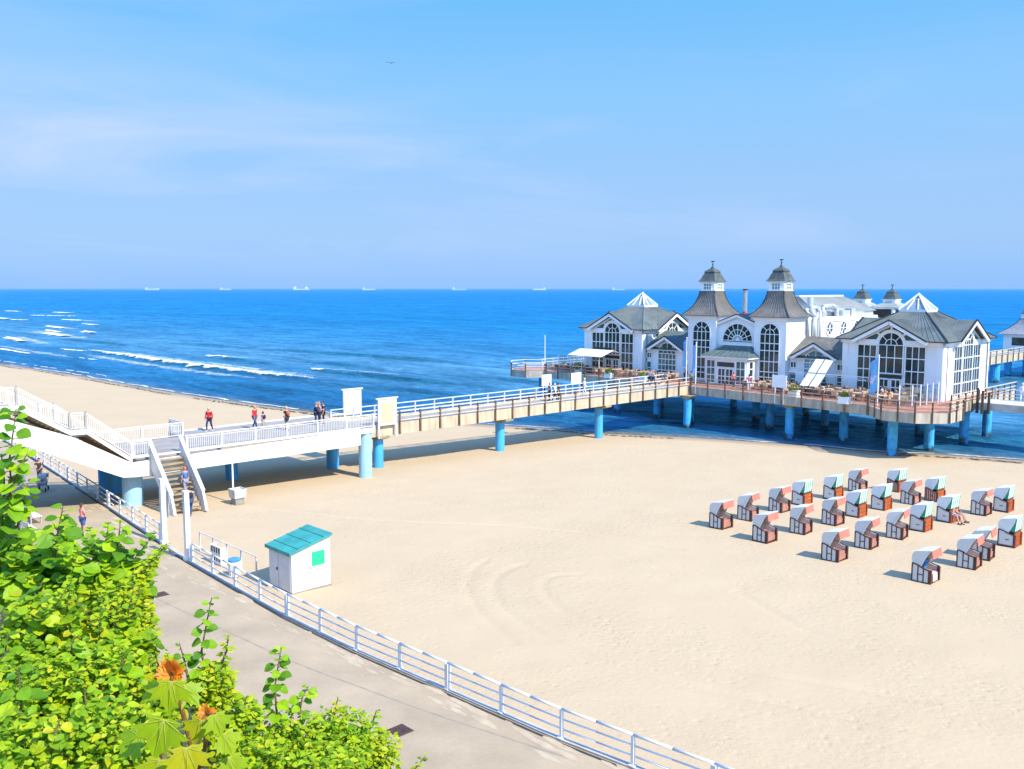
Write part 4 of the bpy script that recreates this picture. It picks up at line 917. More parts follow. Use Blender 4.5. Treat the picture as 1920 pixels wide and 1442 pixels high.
def wing(a0, a1, b, pale):
    t = REST; c = (a0 + a1) / 2 - .1
    t.part(MB().box(a0, a1, b, b + 8, ZP, 6.2), "wing_wall", WALL)
    r = MB(); s = MB()
    p0, p1, q1, q0 = (a0, b - .45, 6.12), (a1, b - .45, 6.12), (a1, b + 3.6, 8.2), (a0, b + 3.6, 8.2)
    face(r, p0, p1, q1, q0); seams(s, p0, p1, q1, q0, 18); face(r, (a0, b + 8.3, 6.2), (a1, b + 8.3, 6.2), q1, q0)
    t.part(r, "wing_roof", ROOFB if pale else M("roof_teal", ())); t.part(s, "roof_seams", ROOFS)
    t.part(MB().box(a0 + .01, a1 - .01, b - .4, b - .02, 5.98, 6.1), "eaves", TRIM)
    gw, gz, ge = 2.55, 7.75, 6.25; fb = b - .75
    g = MB(); f = MB(); ed = MB(); s = MB()
    for sg in (-1, 1):
        p0 = (c + sg * gw, fb, ge); q0 = (c, fb, gz); q1 = (c, b + 2.75, gz); p1 = (c + sg * gw, b - .25, ge)
        face(g, p0, p1, q1, q0, th=.06); seams(s, p0, p1, q1, q0, 9); f.bar((c + sg * gw, fb + .06, ge - .2), (c, fb + .06, gz - .2), .12, .3); ed.bar((c + sg * (gw + .1), fb, ge), (c, fb, gz + .04), .14, .09)
    t.part(g, "gable_roof", ROOFB if pale else M("roof_blue", ())); t.part(f, "bargeboard", TRIM); t.part(ed, "verge", EDGE); t.part(s, "gable_seams", ROOFS)
    t.part(MB().prism([(c - 2.2, b - .05, ZP), (c + 2.2, b - .05, ZP), (c + 2.2, b - .05, 6.3), (c, b - .05, 7.6), (c - 2.2, b - .05, 6.3)], (0, .3, 0)), "gable_wall", WALL)
    m = mf(b - .05); window(t, m, c - 1.3, c + 1.3, 2.9, 5.6, 5 if not pale else 4, 4, arch=True, gl=GLASST if pale else GLASSG, outer=.04)
    m2 = mf(b)
    for x in (a0 + .2, a1 - .85): window(t, m2, x, x + .6, 5.0, 5.6, 2, 1); window(t, m2, x, x + .6, 2.95, 4.5, 1, 2, gl=GLASSG)
wing(-11.4, -4.72, 90.1, False); wing(8.15, 14.55, 90.1, True)
def rear():
    t = REST
    t.part(MB().box(-4.3, 7.75, 93.3, 112, ZP, 10.05), "hall_wall", WALL)
    q = MB(); q.box(-4.42, 7.87, 98, 112.1, 9.7, 9.95); q.box(-4.35, 7.8, 93.4, 112.05, 10.0, 10.2); t.part(q, "cornice", TRIM)
    for b in (99.6, 103.0, 106.4):
        m = mr(7.75); f = MB(); pts = arc(b, 8.9, .8, 18, 0, 2 * math.pi)
        for p_, q_ in zip(pts, pts[1:]): sb(f, m, p_, q_, .16, .01, .12)
        for k in range(6): sb(f, m, (b, 8.9), (b + .8 * math.cos(k * math.pi / 3), 8.9 + .8 * math.sin(k * math.pi / 3)), .07, .01, .1)
        o = t.part(f, "round_window", TRIM); g = MB(); pol(g, m, arc(b, 8.9, .78, 18, 0, 2 * math.pi)[:-1], .003, .02); t.part(g, "pane", GLASS, o)
    # raised roof
    e = [(-2.0, 99, 10.7), (6.3, 99, 10.7), (6.3, 115, 10.7), (-2.0, 115, 10.7)]; k = [(1.6, 101.8, 12.55), (2.6, 101.8, 12.55), (2.6, 113, 12.55), (1.6, 113, 12.55)]
    t.part(MB().box(-1.7, 6.0, 99.3, 114.7, 10.0, 10.69), "roof_wall", TRIM); r = MB().loft([e, k]); t.part(r, "hall_roof", M("roof_pale", (.36, .37, .33), .6, .12, .6)); s = MB()
    for i in range(4): seams(s, e[i], e[(i + 1) % 4], k[(i + 1) % 4], k[i], 22)
    t.part(s, "roof_seams", ROOFS); t.part(MB().box(1.5, 2.7, 101.7, 113.1, 12.5, 12.66), "ridge_cap", TRIM)
    # ducts, vents and flues on the flat roof
    DU = M("duct_metal", (.60, .62, .62), .35, .1, 2, metal=.3)
    d = MB()
    d.path([(7.98, 94.3, 7.7), (7.98, 94.3, 10.6), (7.4, 94.6, 11.1), (6.9, 96.5, 11.1)], .17, 10); d.path([(8.02, 95.6, 7.6), (8.02, 95.6, 10.3), (7.3, 96.0, 11.3), (6.9, 98.4, 11.3), (6.6, 99.2, 10.6)], .26, 12); d.path([(8.0, 96.9, 7.6), (8.0, 96.9, 10.9), (7.2, 97.6, 11.2)], .14, 8)
    d.path([(7.0, 99.4, 10.2), (7.0, 99.4, 11.4), (7.0, 101.6, 11.5), (7.0, 102.8, 11.2), (7.0, 103, 10.2)], .24, 10); d.path([(6.7, 100.5, 10.2), (6.7, 100.5, 11.0), (6.8, 104.8, 11.0)], .15, 8)
    t.part(d, "duct", DU, smooth=True)
    [t.part(MB().box(*q), "vent_box", DU) for q in ((6.5, 7.3, 97.3, 98.5, 10.21, 10.8), (6.4, 7.5, 103.4, 105.2, 10.21, 10.9), (6.4, 7.2, 106.2, 107.2, 10.21, 11.1))]
    t.part(MB().box(6.6, 7.3, 105.4, 105.9, 10.21, 10.8), "vent_box", M("brick_red", (.35, .12, .08), .8, .2))
    t.part(MB().tube((6.55, 97.2, 10.1), (6.55, 97.2, 12.5), .33, n=14), "flue", DU); t.part(MB().tube((-2.0, 97.2, 9.9), (-2.0, 97.2, 13.4), .27, n=14), "flue", M("flue_steel", (.42, .42, .42), .3, .1, metal=.5)); t.part(MB().tube((-2.0, 97.2, 9.8), (-2.0, 97.2, 10.7), .36, n=14), "flue_base", M("brick_red", ()))
    t.part(MB().tube((-2.0, 97.2, 13.3), (-2.0, 97.2, 13.45), .33, n=14), "flue_cap", EDGE)
    # grey dark cabin at tower rear corner
    t.part(MB().box(7.0, 7.76, 93.26, 94.1, 8.3, 10.2), "cabin", M("cabin_grey", (.30, .32, .40), .6))
    # rear block with two small cupola towers
    t.part(MB().box(-2.0, 7.0, 118.5, 127, ZP, 11.0), "rear_wall", WALL)
    LO = M("loggia_dark", (.03, .022, .02), .7, .3)
    f = MB(); m = mr(7.0)
    rb(f, m, 119.0, 121.3, 9.4, 10.75, .003, .03); rb(f, m, 121.5, 123.6, 9.4, 10.75, .003, .03); t.part(f, "loggia", LO); f = MB(); m = mf(118.5); rb(f, m, .2, 3.2, 9.3, 10.8, .003, .03); rb(f, m, 3.4, 6.7, 9.3, 10.8, .003, .03); t.part(f, "loggia", LO)
    f = MB(); rb(f, mr(7.0), 123.8, 126.6, 9.2, 10.8, .003, .03); t.part(f, "cladding", M("cladding_red", (.42, .22, .18), .7, .2, 6, stretch=(6, 6, .1)))
    for a in (.35, 4.5):
        e = 1.9; t.part(MB().loft([[(a + x * e, 123.5 + y * e, 11.0) for x, y in ((-1, -1), (1, -1), (1, 1), (-1, 1))], [(a + x * .95, 123.5 + y * .95, 11.55) for x, y in ((-1, -1), (1, -1), (1, 1), (-1, 1))]]), "skirt_roof", M("roof_pale", ()))
        cupola_box(t, a, 123.5, 11.4, 12.05, .85); cupola_top(t, a, 123.5, 12.05, .82)
    t.part(MB().box(-2.4, 7.4, 118.1, 127.4, 11.0, 11.08), "rear_roof", M("roof_pale", ()))
    t.part(MB().box(-1, 6.5, 111.9, 118.6, ZP, 9.6), "link_wall", WALL)
rear()
# kiosk pavilion on the sea pier
t = T("pier_pavilion", "small white pavilion with grey curved roof on the far sea pier", "pavilion", 7, 176, 2.7)
a, b = 6.0, 176
t.part(MB().box(a - 3, a + 3, b - 3, b + 3, 2.7, 5.6), "wall", WALL)
concave_roof(t, a, b, [(3.9, 5.6), (2.6, 6.4), (1.7, 7.2), (1.2, 8.0), (1.1, 8.3)], M("roof_lilac", (.27, .28, .30), .6, .12), "roof", n=8)
cupola_box(t, a, b, 8.3, 9.0, .95); cupola_top(t, a, b, 9.0, .9)
f = MB(); rb(f, mf(b - 3), a - 1.6, a + 1.6, 3.6, 5.0, .003, .05); t.part(f, "opening", GLASS); f = MB(); rb(f, mr(a + 3), b - 2, b + 2, 3.6, 5.0, .003, .05); t.part(f, "opening", GLASS)
t.part(MB().box(a - 4.2, a + 6.5, b - 5, b + 5, 1.8, 2.69), "deck", CREAM)
for q in ((a + 2, b - 3), (a + 5, b + 2), (a - 2, b - 3)): t.part(MB().tube((*q, -5), (*q, 1.85), .6, n=14), "column", SEACOL)
w = MB()
for k in range(5): w.box(a + 6.2, a + 6.4, b - 5 + k * 2.4, b - 4.9 + k * 2.4, 2.69, 3.6)
w.bar((a + 6.3, b - 5, 3.6), (a + 6.3, b + 5, 3.6), .1, .3); t.part(w, "railing", TRIM)
# ================================================================ BEACH CHAIRS
WICK = M("wicker_white", (.68, .66, .62), .75, .08, 30, .25, 60); BROWN = M("chair_brown", (.09, .034, .024), .55, .25); PINK = M("awning_salmon", (.58, .17, .12), .8, .1); LINER = M("lining_beige", (.42, .31, .23), .85, .12); SEATP = M("seat_pink", (.42, .19, .14), .85, .12)
ORNG = M("grille_orange", (.68, .20, .03), .55, .15, 3); RED = M("frame_red", (.30, .06, .03), .55, .15); MINT = M("hood_white", (.76, .76, .73), .7, .05)
def stripe(name, c1, c2, n, axis=1):
    m = M(name, c1, .8, .04); nd = m.node_tree.nodes; l = m.node_tree.links; bs = nd['Principled BSDF']
    if 'stripes' in nd: return m
    tc_ = nd.new("ShaderNodeTexCoord"); s = nd.new("ShaderNodeSeparateXYZ"); l.new(tc_.outputs['Object'], s.inputs[0])
    w = nd.new("ShaderNodeMath"); w.operation = 'MULTIPLY'; w.inputs[1].default_value = n; w.name = 'stripes'; l.new(s.outputs[axis], w.inputs[0])
    fr = nd.new("ShaderNodeMath"); fr.operation = 'FRACT'; l.new(w.outputs[0], fr.inputs[0]); gt = nd.new("ShaderNodeMath"); gt.operation = 'GREATER_THAN'; gt.inputs[1].default_value = .5; l.new(fr.outputs[0], gt.inputs[0])
    x = nd.new("ShaderNodeMix"); x.data_type = 'RGBA'; x.inputs['A'].default_value = (*c1, 1); x.inputs['B'].default_value = (*c2, 1); l.new(gt.outputs[0], x.inputs['Factor']); l.new(x.outputs['Result'], bs.inputs['Base Color']); return m
GRNST = stripe("green_stripe", (.72, .76, .72), (.03, .30, .17), 4.0); REDST = stripe("red_slats", (.50, .36, .28), (.26, .05, .025), 7.0, 0)
def chair(kind):
    """wicker beach chair facing +x, half width .56; base at z=0"""
    t = T("beach_chair", None, "beach chair", 0, 0, 0, 'beach chairs on the sand', local=True)
    hw = .56; FRM = BROWN if kind == 'open' else RED; D0, D1 = -.42, .42
    zt = lambda x: interp([(-.42, .93), (-.2, .9), (.0, .80), (.2, .73), (.42, .70)], x)
    xs_ = [-.42, -.3, -.15, 0, .15, .3, .42]
    for sg in (-1, 1):
        y0, y1 = sorted((sg * hw, sg * (hw - .05)))
        t.part(MB().prism([(D0, y0, .1), (D1, y0, .1)] + [(x, y0, zt(x)) for x in reversed(xs_)], (0, y1 - y0, 0)), "side_panel", REDST if kind == 'red' else WICK)
        f = MB(); ya = sg * (hw + .012)
        for x, w in ((D0, .05), (D1 - .02, .09)): f.bar((x, ya, .0), (x, ya, zt(x) + .02), w, .05)
        if kind == 'open':
            for x in (-.14, .12): f.bar((x, ya, .1), (x, ya, zt(x)), .045, .03)
            f.bar((-.14, ya, .45), (.12, ya, .45), .03, .045, up=(1, 0, 0))
        else:
            f.bar((-.05, ya, .42), (.14, ya, .42), .03, .035, up=(1, 0, 0))
        for xa, xb in zip(xs_, xs_[1:]): f.bar((xa, ya, zt(xa) + .02), (xb, ya, zt(xb) + .02), .05, .05)
        f.bar((D0, ya, .08), (D1, ya, .08), .04, .05)
        t.part(f, "frame", FRM if kind == 'open' else M("frame_dark", (.10, .05, .06), .6))
        t.part(MB().bar((D1 + .01, sg * (hw - .05), 0), (D1 + .01, sg * (hw - .05), .73), .12, .12), "front_post", FRM)
    hoodp = [(-.44, .96), (-.47, 1.2), (-.43, 1.42), (-.3, 1.55), (-.1, 1.6), (.2, 1.66), (.42, 1.71)]
    front = [(.42, 1.70), (.26, 1.45), (.12, 1.15), (-.02, .86)] if kind == 'open' else [(.42, 1.70), (.36, 1.4), (.22, 1.1), (.08, .84)]
    poly = hoodp + front + [(-.2, .93)]
    h = MB()
    for sg in (-1, 1): h.prism([(x, sg * (hw - .005), z) for x, z in poly], (0, -sg * .035, 0))
    for (xa, za), (xb, zb) in zip(hoodp, hoodp[1:]): h.prism([(xa, -hw + .035, za), (xb, -hw + .035, zb), (xb - .02, -hw + .035, zb - .04), (xa + .03, -hw + .035, za - .03)], (0, 2 * hw - .07, 0))
    hd = t.part(h, "hood", WICK if kind == 'open' else MINT)
    rimp = MB()
    for sg in (-1, 1):
        for (xa, za), (xb, zb) in zip(front, front[1:]): rimp.bar((xa, sg * hw, za), (xb, sg * hw, zb), .03, .03)
    rimp.bar((.43, -hw, 1.715), (.43, hw, 1.715), .05, .03); t.part(rimp, "rim", TRIM, hd)
    t.part(MB().box(-.43, -.37, -hw + .05, hw - .05, .08, .97), "back_panel", WICK)
    if kind == 'open':
        t.part(MB().prism([(.44, -hw + .01, 1.70), (.475, -hw + .01, 1.70), (.55, -hw + .01, 1.30), (.52, -hw + .01, 1.30)], (0, 2 * hw - .02, 0)), "awning", PINK)
        s = MB().box(-.3, .36, -hw + .055, hw - .055, .36, .50); t.part(s, "seat", SEATP)
        t.part(MB().prism([(-.36, -hw + .06, .5), (-.22, -hw + .06, .5), (-.33, -hw + .06, 1.35), (-.4, -hw + .06, 1.35)], (0, 2 * hw - .12, 0)), "backrest", LINER)
        t.part(MB().box(.34, .40, -hw + .1, hw - .1, .1, .355), "footrest_drawer", SEATP)
    else:
        o = t.part(MB().box(.36, .405, -hw + .06, hw - .06, .08, .86), "grille", ORNG)
        g = MB()
        for k in range(7): y = lerp(-hw + .1, hw - .1, k / 6); g.bar((.415, y, .1), (.415, y, .85), .02, .03)
        for z in (.3, .55, .8): g.bar((.42, -hw + .07, z), (.42, hw - .07, z), .02, .03)
        t.part(g, "slats", RED, o)
        t.part(MB().prism([(.15, -hw + .04, .93), (.44, -hw + .04, 1.68), (.50, -hw + .04, 1.66), (.42, -hw + .04, .9)], (0, 2 * hw - .08, 0)), "awning", GRNST)
        t.part(MB().box(.1, .45, -hw + .06, hw - .06, .86, .93), "crossbar", M("dark_metal", ()))
    t.part(MB().box(-.44, .46, -hw + .02, hw - .02, .0, .075), "base", FRM)
    return t.o
CH = {'open': chair('open'), 'closed': chair('closed'), 'red': chair('red')}
used = set()
BC = [ # photo pixel of the near front corner, kind, turn, label
 (1353.5, 994, 'open', 0, 'open beach chair with salmon awning, farthest left of all the chairs'),
 (1407.5, 978.4, 'open', 8, 'open beach chair just right of the leftmost chair, awning tipped back'),
 (1464, 963, 'open', 0, 'open salmon awning chair directly left of a closed orange chair in the back row'),
 (1436.7, 1019.6, 'open', 0, 'open beach chair standing in front of the second chair from the left'),
 (1507.6, 1003.7, 'open', 6, 'open beach chair in the middle row left of centre, pale hood'),
 (1566, 987, 'open', 0, 'open beach chair hiding a closed orange one behind it, middle row'),
 (1569.5, 1056.3, 'open', 0, 'open beach chair nearest the viewer on the left half of the group'),
 (1507, 949, 'closed', 0, 'closed orange fronted chair, leftmost of the closed ones'),
 (1566, 938, 'closed', 0, 'closed orange chair half hidden behind an open chair, second closed from left'),
 (1612, 924, 'open', 0, 'open beach chair at the back between two closed ones, partly hidden'),
 (1684, 924, 'red', -6, 'beach chair with red slatted side at the very back, left of centre'),
 (1610, 971, 'closed', 0, 'closed orange chair in the middle row, left of another closed one'),
 (1657.5, 958, 'closed', 0, 'closed orange chair in front of the red sided chair at the very back'),
 (1712.5, 948, 'open', 0, 'open salmon awning chair just left of a chair with red slatted side'),
 (1757, 942, 'red', -4, 'chair with red slatted side beyond the couple with green awning'),
 (1781.7, 981, 'closed', -6, 'beach chair with green striped awning where two people sunbathe'),
 (1846.7, 968, 'open', 0, 'open beach chair alone at the right, left of a closed orange chair'),
 (1889, 961, 'closed', 0, 'closed orange chair at the right back edge of the group'),
 (1631.7, 1032, 'open', 4, 'open beach chair in front row middle, right of the nearest left one'),
 (1691, 1013, 'open', 8, 'open beach chair with tipped hood left of a closed orange chair, front row'),
 (1733, 998, 'closed', 0, 'closed orange chair right beside the front row chair with tipped hood'),
 (1743, 1097, 'open', 0, 'open beach chair frontmost of all, blue towel and striped cloth inside'),
 (1827.5, 1070, 'open', 4, 'open beach chair right of the frontmost one, salmon awning'),
 (1854, 1052.5, 'open', 6, 'open beach chair standing close behind the one right of the frontmost'),
 (1901.7, 1027, 'closed', 0, 'closed orange chair nearest the right picture edge'),
]
for px, py, k, rz, lb in BC:
    a, b, z = GB(px, py)
    o = CH[k] if k not in used else dup(CH[k]); used.add(k)
    # the pixel marks the near front corner: the thing's origin sits behind it
    r_ = R(rz); cx, cy = .44, -.56
    if abs(rz) < 30: a -= cx * math.cos(r_) - cy * math.sin(r_); b -= cx * math.sin(r_) + cy * math.cos(r_)
    else: a -= .5; b += .45
    place(o, a, b, beach_z(a, b) - .02, r_, lb)
def sun_thing(name, label, cat, mb, mat, group=None):
    o = mb.build(name, mat); o.location = W(0, 0, 0); o.rotation_euler = (0, 0, ANG); return tag(o, label, cat, group)
a, b, z = GB(1743, 1097)
sun_thing("towel", "striped red and white cloth hanging over the seat of the frontmost beach chair", "towel", MB().prism([(a - .12, b + .2, z + .52), (a + .06, b + .2, z + .5), (a + .08, b + .2, z + .12), (a + .05, b + .2, z + .12), (a + .03, b + .2, z + .46), (a - .12, b + .2, z + .49)], (0, .55, 0)), stripe("towel_stripe", (.75, .7, .66), (.5, .2, .17), 12))
sun_thing("towel", "blue and white towel draped inside the frontmost beach chair", "towel", MB().prism([(a - .5, b + .25, z + .55), (a - .44, b + .25, z + .55), (a - .34, b + .25, z + 1.1), (a - .4, b + .25, z + 1.12)], (0, .45, 0)), M("towel_blue", (.06, .2, .45), .9, .2, 6))
a, b, z = GB(1765, 970)
bag = MB().ball((a, b - .3, z + .2), .16, .2, .2, 10, 6); bag.path([(a, b - .4, z + .32), (a, b - .3, z + .52), (a, b - .2, z + .32)], .015, 5)
sun_thing("bag", "dark navy bag hanging beside the chair with the sunbathing couple", "bag", bag, M("navy", (.03, .035, .08), .8, .2))
# ================================================================ PEOPLE
def skin_mesh(nodes, edges, scale=1.0, grow=0.0, lvl=1):
    idx = {k: i for i, k in enumerate(nodes)}
    me = bpy.data.meshes.new("person_body"); me.from_pydata([nodes[k][0] for k in nodes], [(idx[i], idx[j]) for i, j in edges], [])
    o = bpy.data.objects.new("tmp", me); COL.objects.link(o); o.modifiers.new("s", 'SKIN'); sd = o.modifiers.new("d", 'SUBSURF'); sd.levels = lvl; sd.render_levels = lvl
    for k, i in idx.items():
        r = nodes[k][1]; r = r if isinstance(r, tuple) else (r, r); me.skin_vertices[0].data[i].radius = (r[0] + grow, r[1] + grow)
    root = 'pelvis' if 'pelvis' in idx else next(iter(idx)); me.skin_vertices[0].data[idx[root]].use_root = True
    dg = bpy.context.evaluated_depsgraph_get(); m2 = bpy.data.meshes.new_from_object(o.evaluated_get(dg)); bpy.data.objects.remove(o); bpy.data.meshes.remove(me)
    for p in m2.polygons: p.use_smooth = True
    return m2
def figure(pose):
    """joints facing +x, 1.75 m tall"""
    n = {}; e = []
    sit = pose.startswith('sit'); hz = .50 if sit else .93
    lean = {'walk': .04, 'push': .10, 'stand': 0, 'sit': -.12, 'lean': .14}.get(pose.split('_')[0], 0)
    up = lambda h: (lean * h, 0, hz + h)
    n['pelvis'] = ((0, 0, hz), (.12, .155)); n['waist'] = (up(.16), (.105, .135)); n['chest'] = (up(.38), (.12, .165)); n['upper'] = (up(.50), (.09, .13)); n['neck'] = (up(.585), .052)
    hx = lean * .7; H_ = hz + .70
    n['skull'] = ((hx + .012, 0, H_), (.092, .078)); n['jaw'] = ((hx + .03, 0, H_ - .07), (.07, .06)); n['crown'] = ((hx - .008, 0, H_ + .08), (.08, .07)); n['nose'] = ((hx + .118, 0, H_ - .02), .012)
    e += [('pelvis', 'waist'), ('waist', 'chest'), ('chest', 'upper'), ('upper', 'neck'), ('neck', 'jaw'), ('jaw', 'skull'), ('skull', 'crown'), ('skull', 'nose')]
    for sg, s in ((-1, 'r'), (1, 'l')):
        n[s + 'ear'] = ((hx, sg * .085, H_ - .01), .013); e.append(('skull', s + 'ear'))
        sh = Vector((lean * .5, sg * .19, hz + .49)); n[s + 'shoulder'] = (tuple(sh), .056); e.append(('upper', s + 'shoulder'))
        ph = sg if pose.startswith('walk') else 0
        if pose.startswith('push') : el, wr_ = sh + Vector((.14, sg * .03, -.24)), sh + Vector((.36, -sg * .02, -.34))
        elif pose == 'stand_point' and sg == -1: el, wr_ = sh + Vector((.26, sg * .02, -.06)), sh + Vector((.5, -.02, .0))
        elif pose == 'stand_hold' or pose == 'lean': el, wr_ = sh + Vector((.06, sg * .06, -.27)), sh + Vector((.27, -sg * .06, -.24))
        elif sit: el, wr_ = sh + Vector((.06, sg * .06, -.27)), sh + Vector((.28, sg * .0, -.38))
        else: el, wr_ = sh + Vector((-.07 * ph - .01, sg * .04, -.28)), sh + Vector((.05 - .1 * ph, sg * .05, -.52))
        d = (wr_ - el).normalized(); n[s + 'elbow'] = (tuple(el), .042); n[s + 'wrist'] = (tuple(wr_), .03); pm_ = wr_ + d * .07; n[s + 'palm'] = (tuple(pm_), (.022, .036))
        e += [(s + 'shoulder', s + 'elbow'), (s + 'elbow', s + 'wrist'), (s + 'wrist', s + 'palm')]
        sd = d.cross(Vector((0, 1, 0))); sd = sd.normalized() if sd.length > .1 else Vector((1, 0, 0))
        for k, (off, ln) in enumerate(((-.027, .06), (-.009, .075), (.009, .07), (.027, .055))):
            k1 = pm_ + d * .035 + sd * off; k2 = k1 + d * ln * .6 + Vector((0, -sg * .01, 0)); k3 = k2 + d * ln * .45 + Vector((0, -sg * .025, 0))
            n[f'{s}f{k}a'] = (tuple(k1), .009); n[f'{s}f{k}b'] = (tuple(k2), .008); n[f'{s}f{k}c'] = (tuple(k3), .007); e += [(s + 'palm', f'{s}f{k}a'), (f'{s}f{k}a', f'{s}f{k}b'), (f'{s}f{k}b', f'{s}f{k}c')]
        tb = wr_ + d * .03 + sd * .04; n[s + 't1'] = (tuple(tb), .01); n[s + 't2'] = (tuple(tb + d * .045 + sd * .012), .009); e += [(s + 'wrist', s + 't1'), (s + 't1', s + 't2')]
        hp = Vector((0, sg * .095, hz - .04)); n[s + 'hip'] = (tuple(hp), .088); e.append(('pelvis', s + 'hip'))
        if sit: kn = hp + Vector((.44, sg * .04, .04)); an = kn + Vector((.12, 0, -.40))
        elif pose.startswith('walk') or pose.startswith('push'): kn = hp + Vector((.06 - .15 * ph if pose.startswith('walk') else .05 + .1 * sg, 0, -.42)); an = Vector(((-.28 if (ph or sg) > 0 else .22), sg * .08, .085))
        else: kn = hp + Vector((.02, sg * .015, -.43)); an = Vector((-.01, sg * .12, .085))
        if sit: pass
        n[s + 'knee'] = (tuple(kn), .06); n[s + 'calf'] = (tuple(kn.lerp(an, .35) + Vector((-.015, 0, 0))), .056); n[s + 'ankle'] = (tuple(an), .036); n[s + 'heel'] = ((an.x - .03, an.y, an.z - .04), .034); n[s + 'toe'] = ((an.x + .15, an.y + sg * .02, an.z - .055), (.022, .036))
        e += [(s + 'hip', s + 'knee'), (s + 'knee', s + 'calf'), (s + 'calf', s + 'ankle'), (s + 'ankle', s + 'heel'), (s + 'heel', s + 'toe')]
    sub = lambda ks: ({k: n[k] for k in n if k in ks}, [q for q in e if q[0] in ks and q[1] in ks])
    m = {'body': skin_mesh(n, e)}
    top = {'pelvis', 'waist', 'chest', 'upper', 'rshoulder', 'lshoulder', 'relbow', 'lelbow'}
    ns, es = sub(top); ns = dict(ns)
    for s in 'rl':
        p0, p1 = Vector(n[s + 'shoulder'][0]), Vector(n[s + 'elbow'][0]); ns[s + 'elbow'] = (tuple(p0.lerp(p1, .75)), .05)
    ns['pelvis'] = ((0, 0, hz + .02), (.125, .16)); m['shirt'] = skin_mesh(ns, es, grow=.018)
    ns2, es2 = sub(top | {'rwrist', 'lwrist'}); ns2 = dict(ns2); ns2['pelvis'] = ((0, 0, hz - .02), (.13, .165)); m['jacket'] = skin_mesh(ns2, es2, grow=.022)
    for nm, ks in (('trousers', {'pelvis', 'rhip', 'lhip', 'rknee', 'lknee', 'rcalf', 'lcalf', 'rankle', 'lankle'}), ('shorts', {'pelvis', 'rhip', 'lhip', 'rknee', 'lknee'})):
        a_, b_ = sub(ks); a_ = dict(a_)
        if nm == 'shorts':
            for s in 'rl': a_[s + 'knee'] = (tuple(Vector(n[s + 'hip'][0]).lerp(Vector(n[s + 'knee'][0]), .85)), .075)
        m[nm] = skin_mesh(a_, b_, grow=.014)
    hb_ = MB().ball((hx - .015, 0, H_ + .045), .105, .092, .105, 12, 8); hb_.ball((hx - .055, 0, H_ - .015), .06, .082, .09, 10, 6)
    m['hair'] = hb_; m['eyes'] = MB().ball((hx + .094, .03, H_ + .0), .012, n=6, k=4).ball((hx + .094, -.03, H_ + .0), .012, n=6, k=4)
    m['mouth'] = MB().box(hx + .092, hx + .101, -.022, .022, H_ - .075, H_ - .065)
    sh_ = {}
    for sg, s in ((-1, 'r'), (1, 'l')):
        a_ = Vector(n[s + 'ankle'][0]); q = MB().loft([[(a_.x - .06 + dx, a_.y + sg * .01 + dy, zz + a_.z - .085) for dx, dy in ((0, -.04), (.12, -.05), (.26, -.045), (.29, 0), (.26, .045), (.12, .05), (0, .04))] for zz in (-.005, .035)]); q.ball((a_.x + .0, a_.y, a_.z - .03), .06, .045, .05, 8, 5); sh_[s] = q
    m['shoes'] = sh_
    m['pack'] = MB().ball((lean * .3 - .2, 0, hz + .33), .1, .15, .21, 10, 6)
    return m
FIG = {}
def cloth(c): 
    nm = "cloth_%02d_%02d_%02d" % tuple(int(x * 99) for x in c); return M(nm, c, .85, .12, 9)
SKIN_ = M("skin_tone", (.50, .28, .19), .6, .06, 6)
def person(a, b, z, deg, label, top, legs, hair=(.06, .035, .02), pose='walk', long_sleeve=False, shorts=False, pack=None, h=1.0, group=None, hat=None):
    if pose not in FIG: FIG[pose] = figure(pose)
    F = FIG[pose]; t = T("person", label, "person", a, b, z, group, R(deg), local=True); t.o.scale = (h, h, h)
    def pm(key, nm, mat, parent=None):
        me = F[key].copy(); me.materials.clear(); me.materials.append(mat); o = bpy.data.objects.new(nm, me); COL.objects.link(o); o.parent = parent or t.o; return o
    body = pm('body', "body", SKIN_)
    if top: pm('jacket' if long_sleeve else 'shirt', "jacket" if long_sleeve else "shirt", cloth(top))
    pm('shorts' if shorts else 'trousers', "shorts" if shorts else "trousers", cloth(legs))
    t.part(F['hair'], "hair" if not hat else "hat", cloth(hat or hair), smooth=True); t.part(F['eyes'], "eyes", M("eye_dark", (.02, .015, .01), .3)); t.part(F['mouth'], "mouth", M("lip", (.35, .10, .08), .5))
    for s in 'rl': t.part(F['shoes'][s], "shoe", cloth((.5, .48, .45) if top and top[0] > .3 else (.05, .05, .06)))
    if pack: t.part(F['pack'], "backpack", cloth(pack), smooth=True)
    return t
NAVY = (.025, .03, .09); JEANS = (.04, .09, .22); BLK = (.02, .02, .022); REDC = (.62, .025, .03); WHT = (.72, .72, .74)
ZB = 3.118
def pg(px, py, z): return G(px, py, z)
def at(px, py, z): a, b = G(px, py, z); return a, b, z
person(*at(393, 808, ZB), -60, "person in red jacket and dark trousers on the white bridge, leftmost walker there", REDC, NAVY, (.5, .42, .3), long_sleeve=True)
person(*at(478, 804, ZB), 20, "person in red jacket and blue jeans on the white bridge beside a child", REDC, JEANS, (.45, .3, .2), long_sleeve=True)
person(*at(494, 806, ZB), 200, "child in purple top carrying a dark bag on the white bridge", (.14, .1, .32), (.5, .4, .35), shorts=True, h=.78, pack=(.03, .03, .03))
person(*at(538, 806, ZB), 190, "person in black top with orange backpack on the white bridge", BLK, (.04, .04, .05), (.55, .4, .22), pack=(.5, .12, .05), shorts=True)
person(*at(592, 797, ZB), 60, "person in navy jacket leaning at the bridge railing in a small group", NAVY, NAVY, (.4, .2, .12), pose='lean', long_sleeve=True)
person(*at(599, 796, ZB), 80, "person in pink shirt in the middle of the group at the bridge railing", (.62, .3, .3), NAVY, (.45, .25, .15), pose='stand_hold')
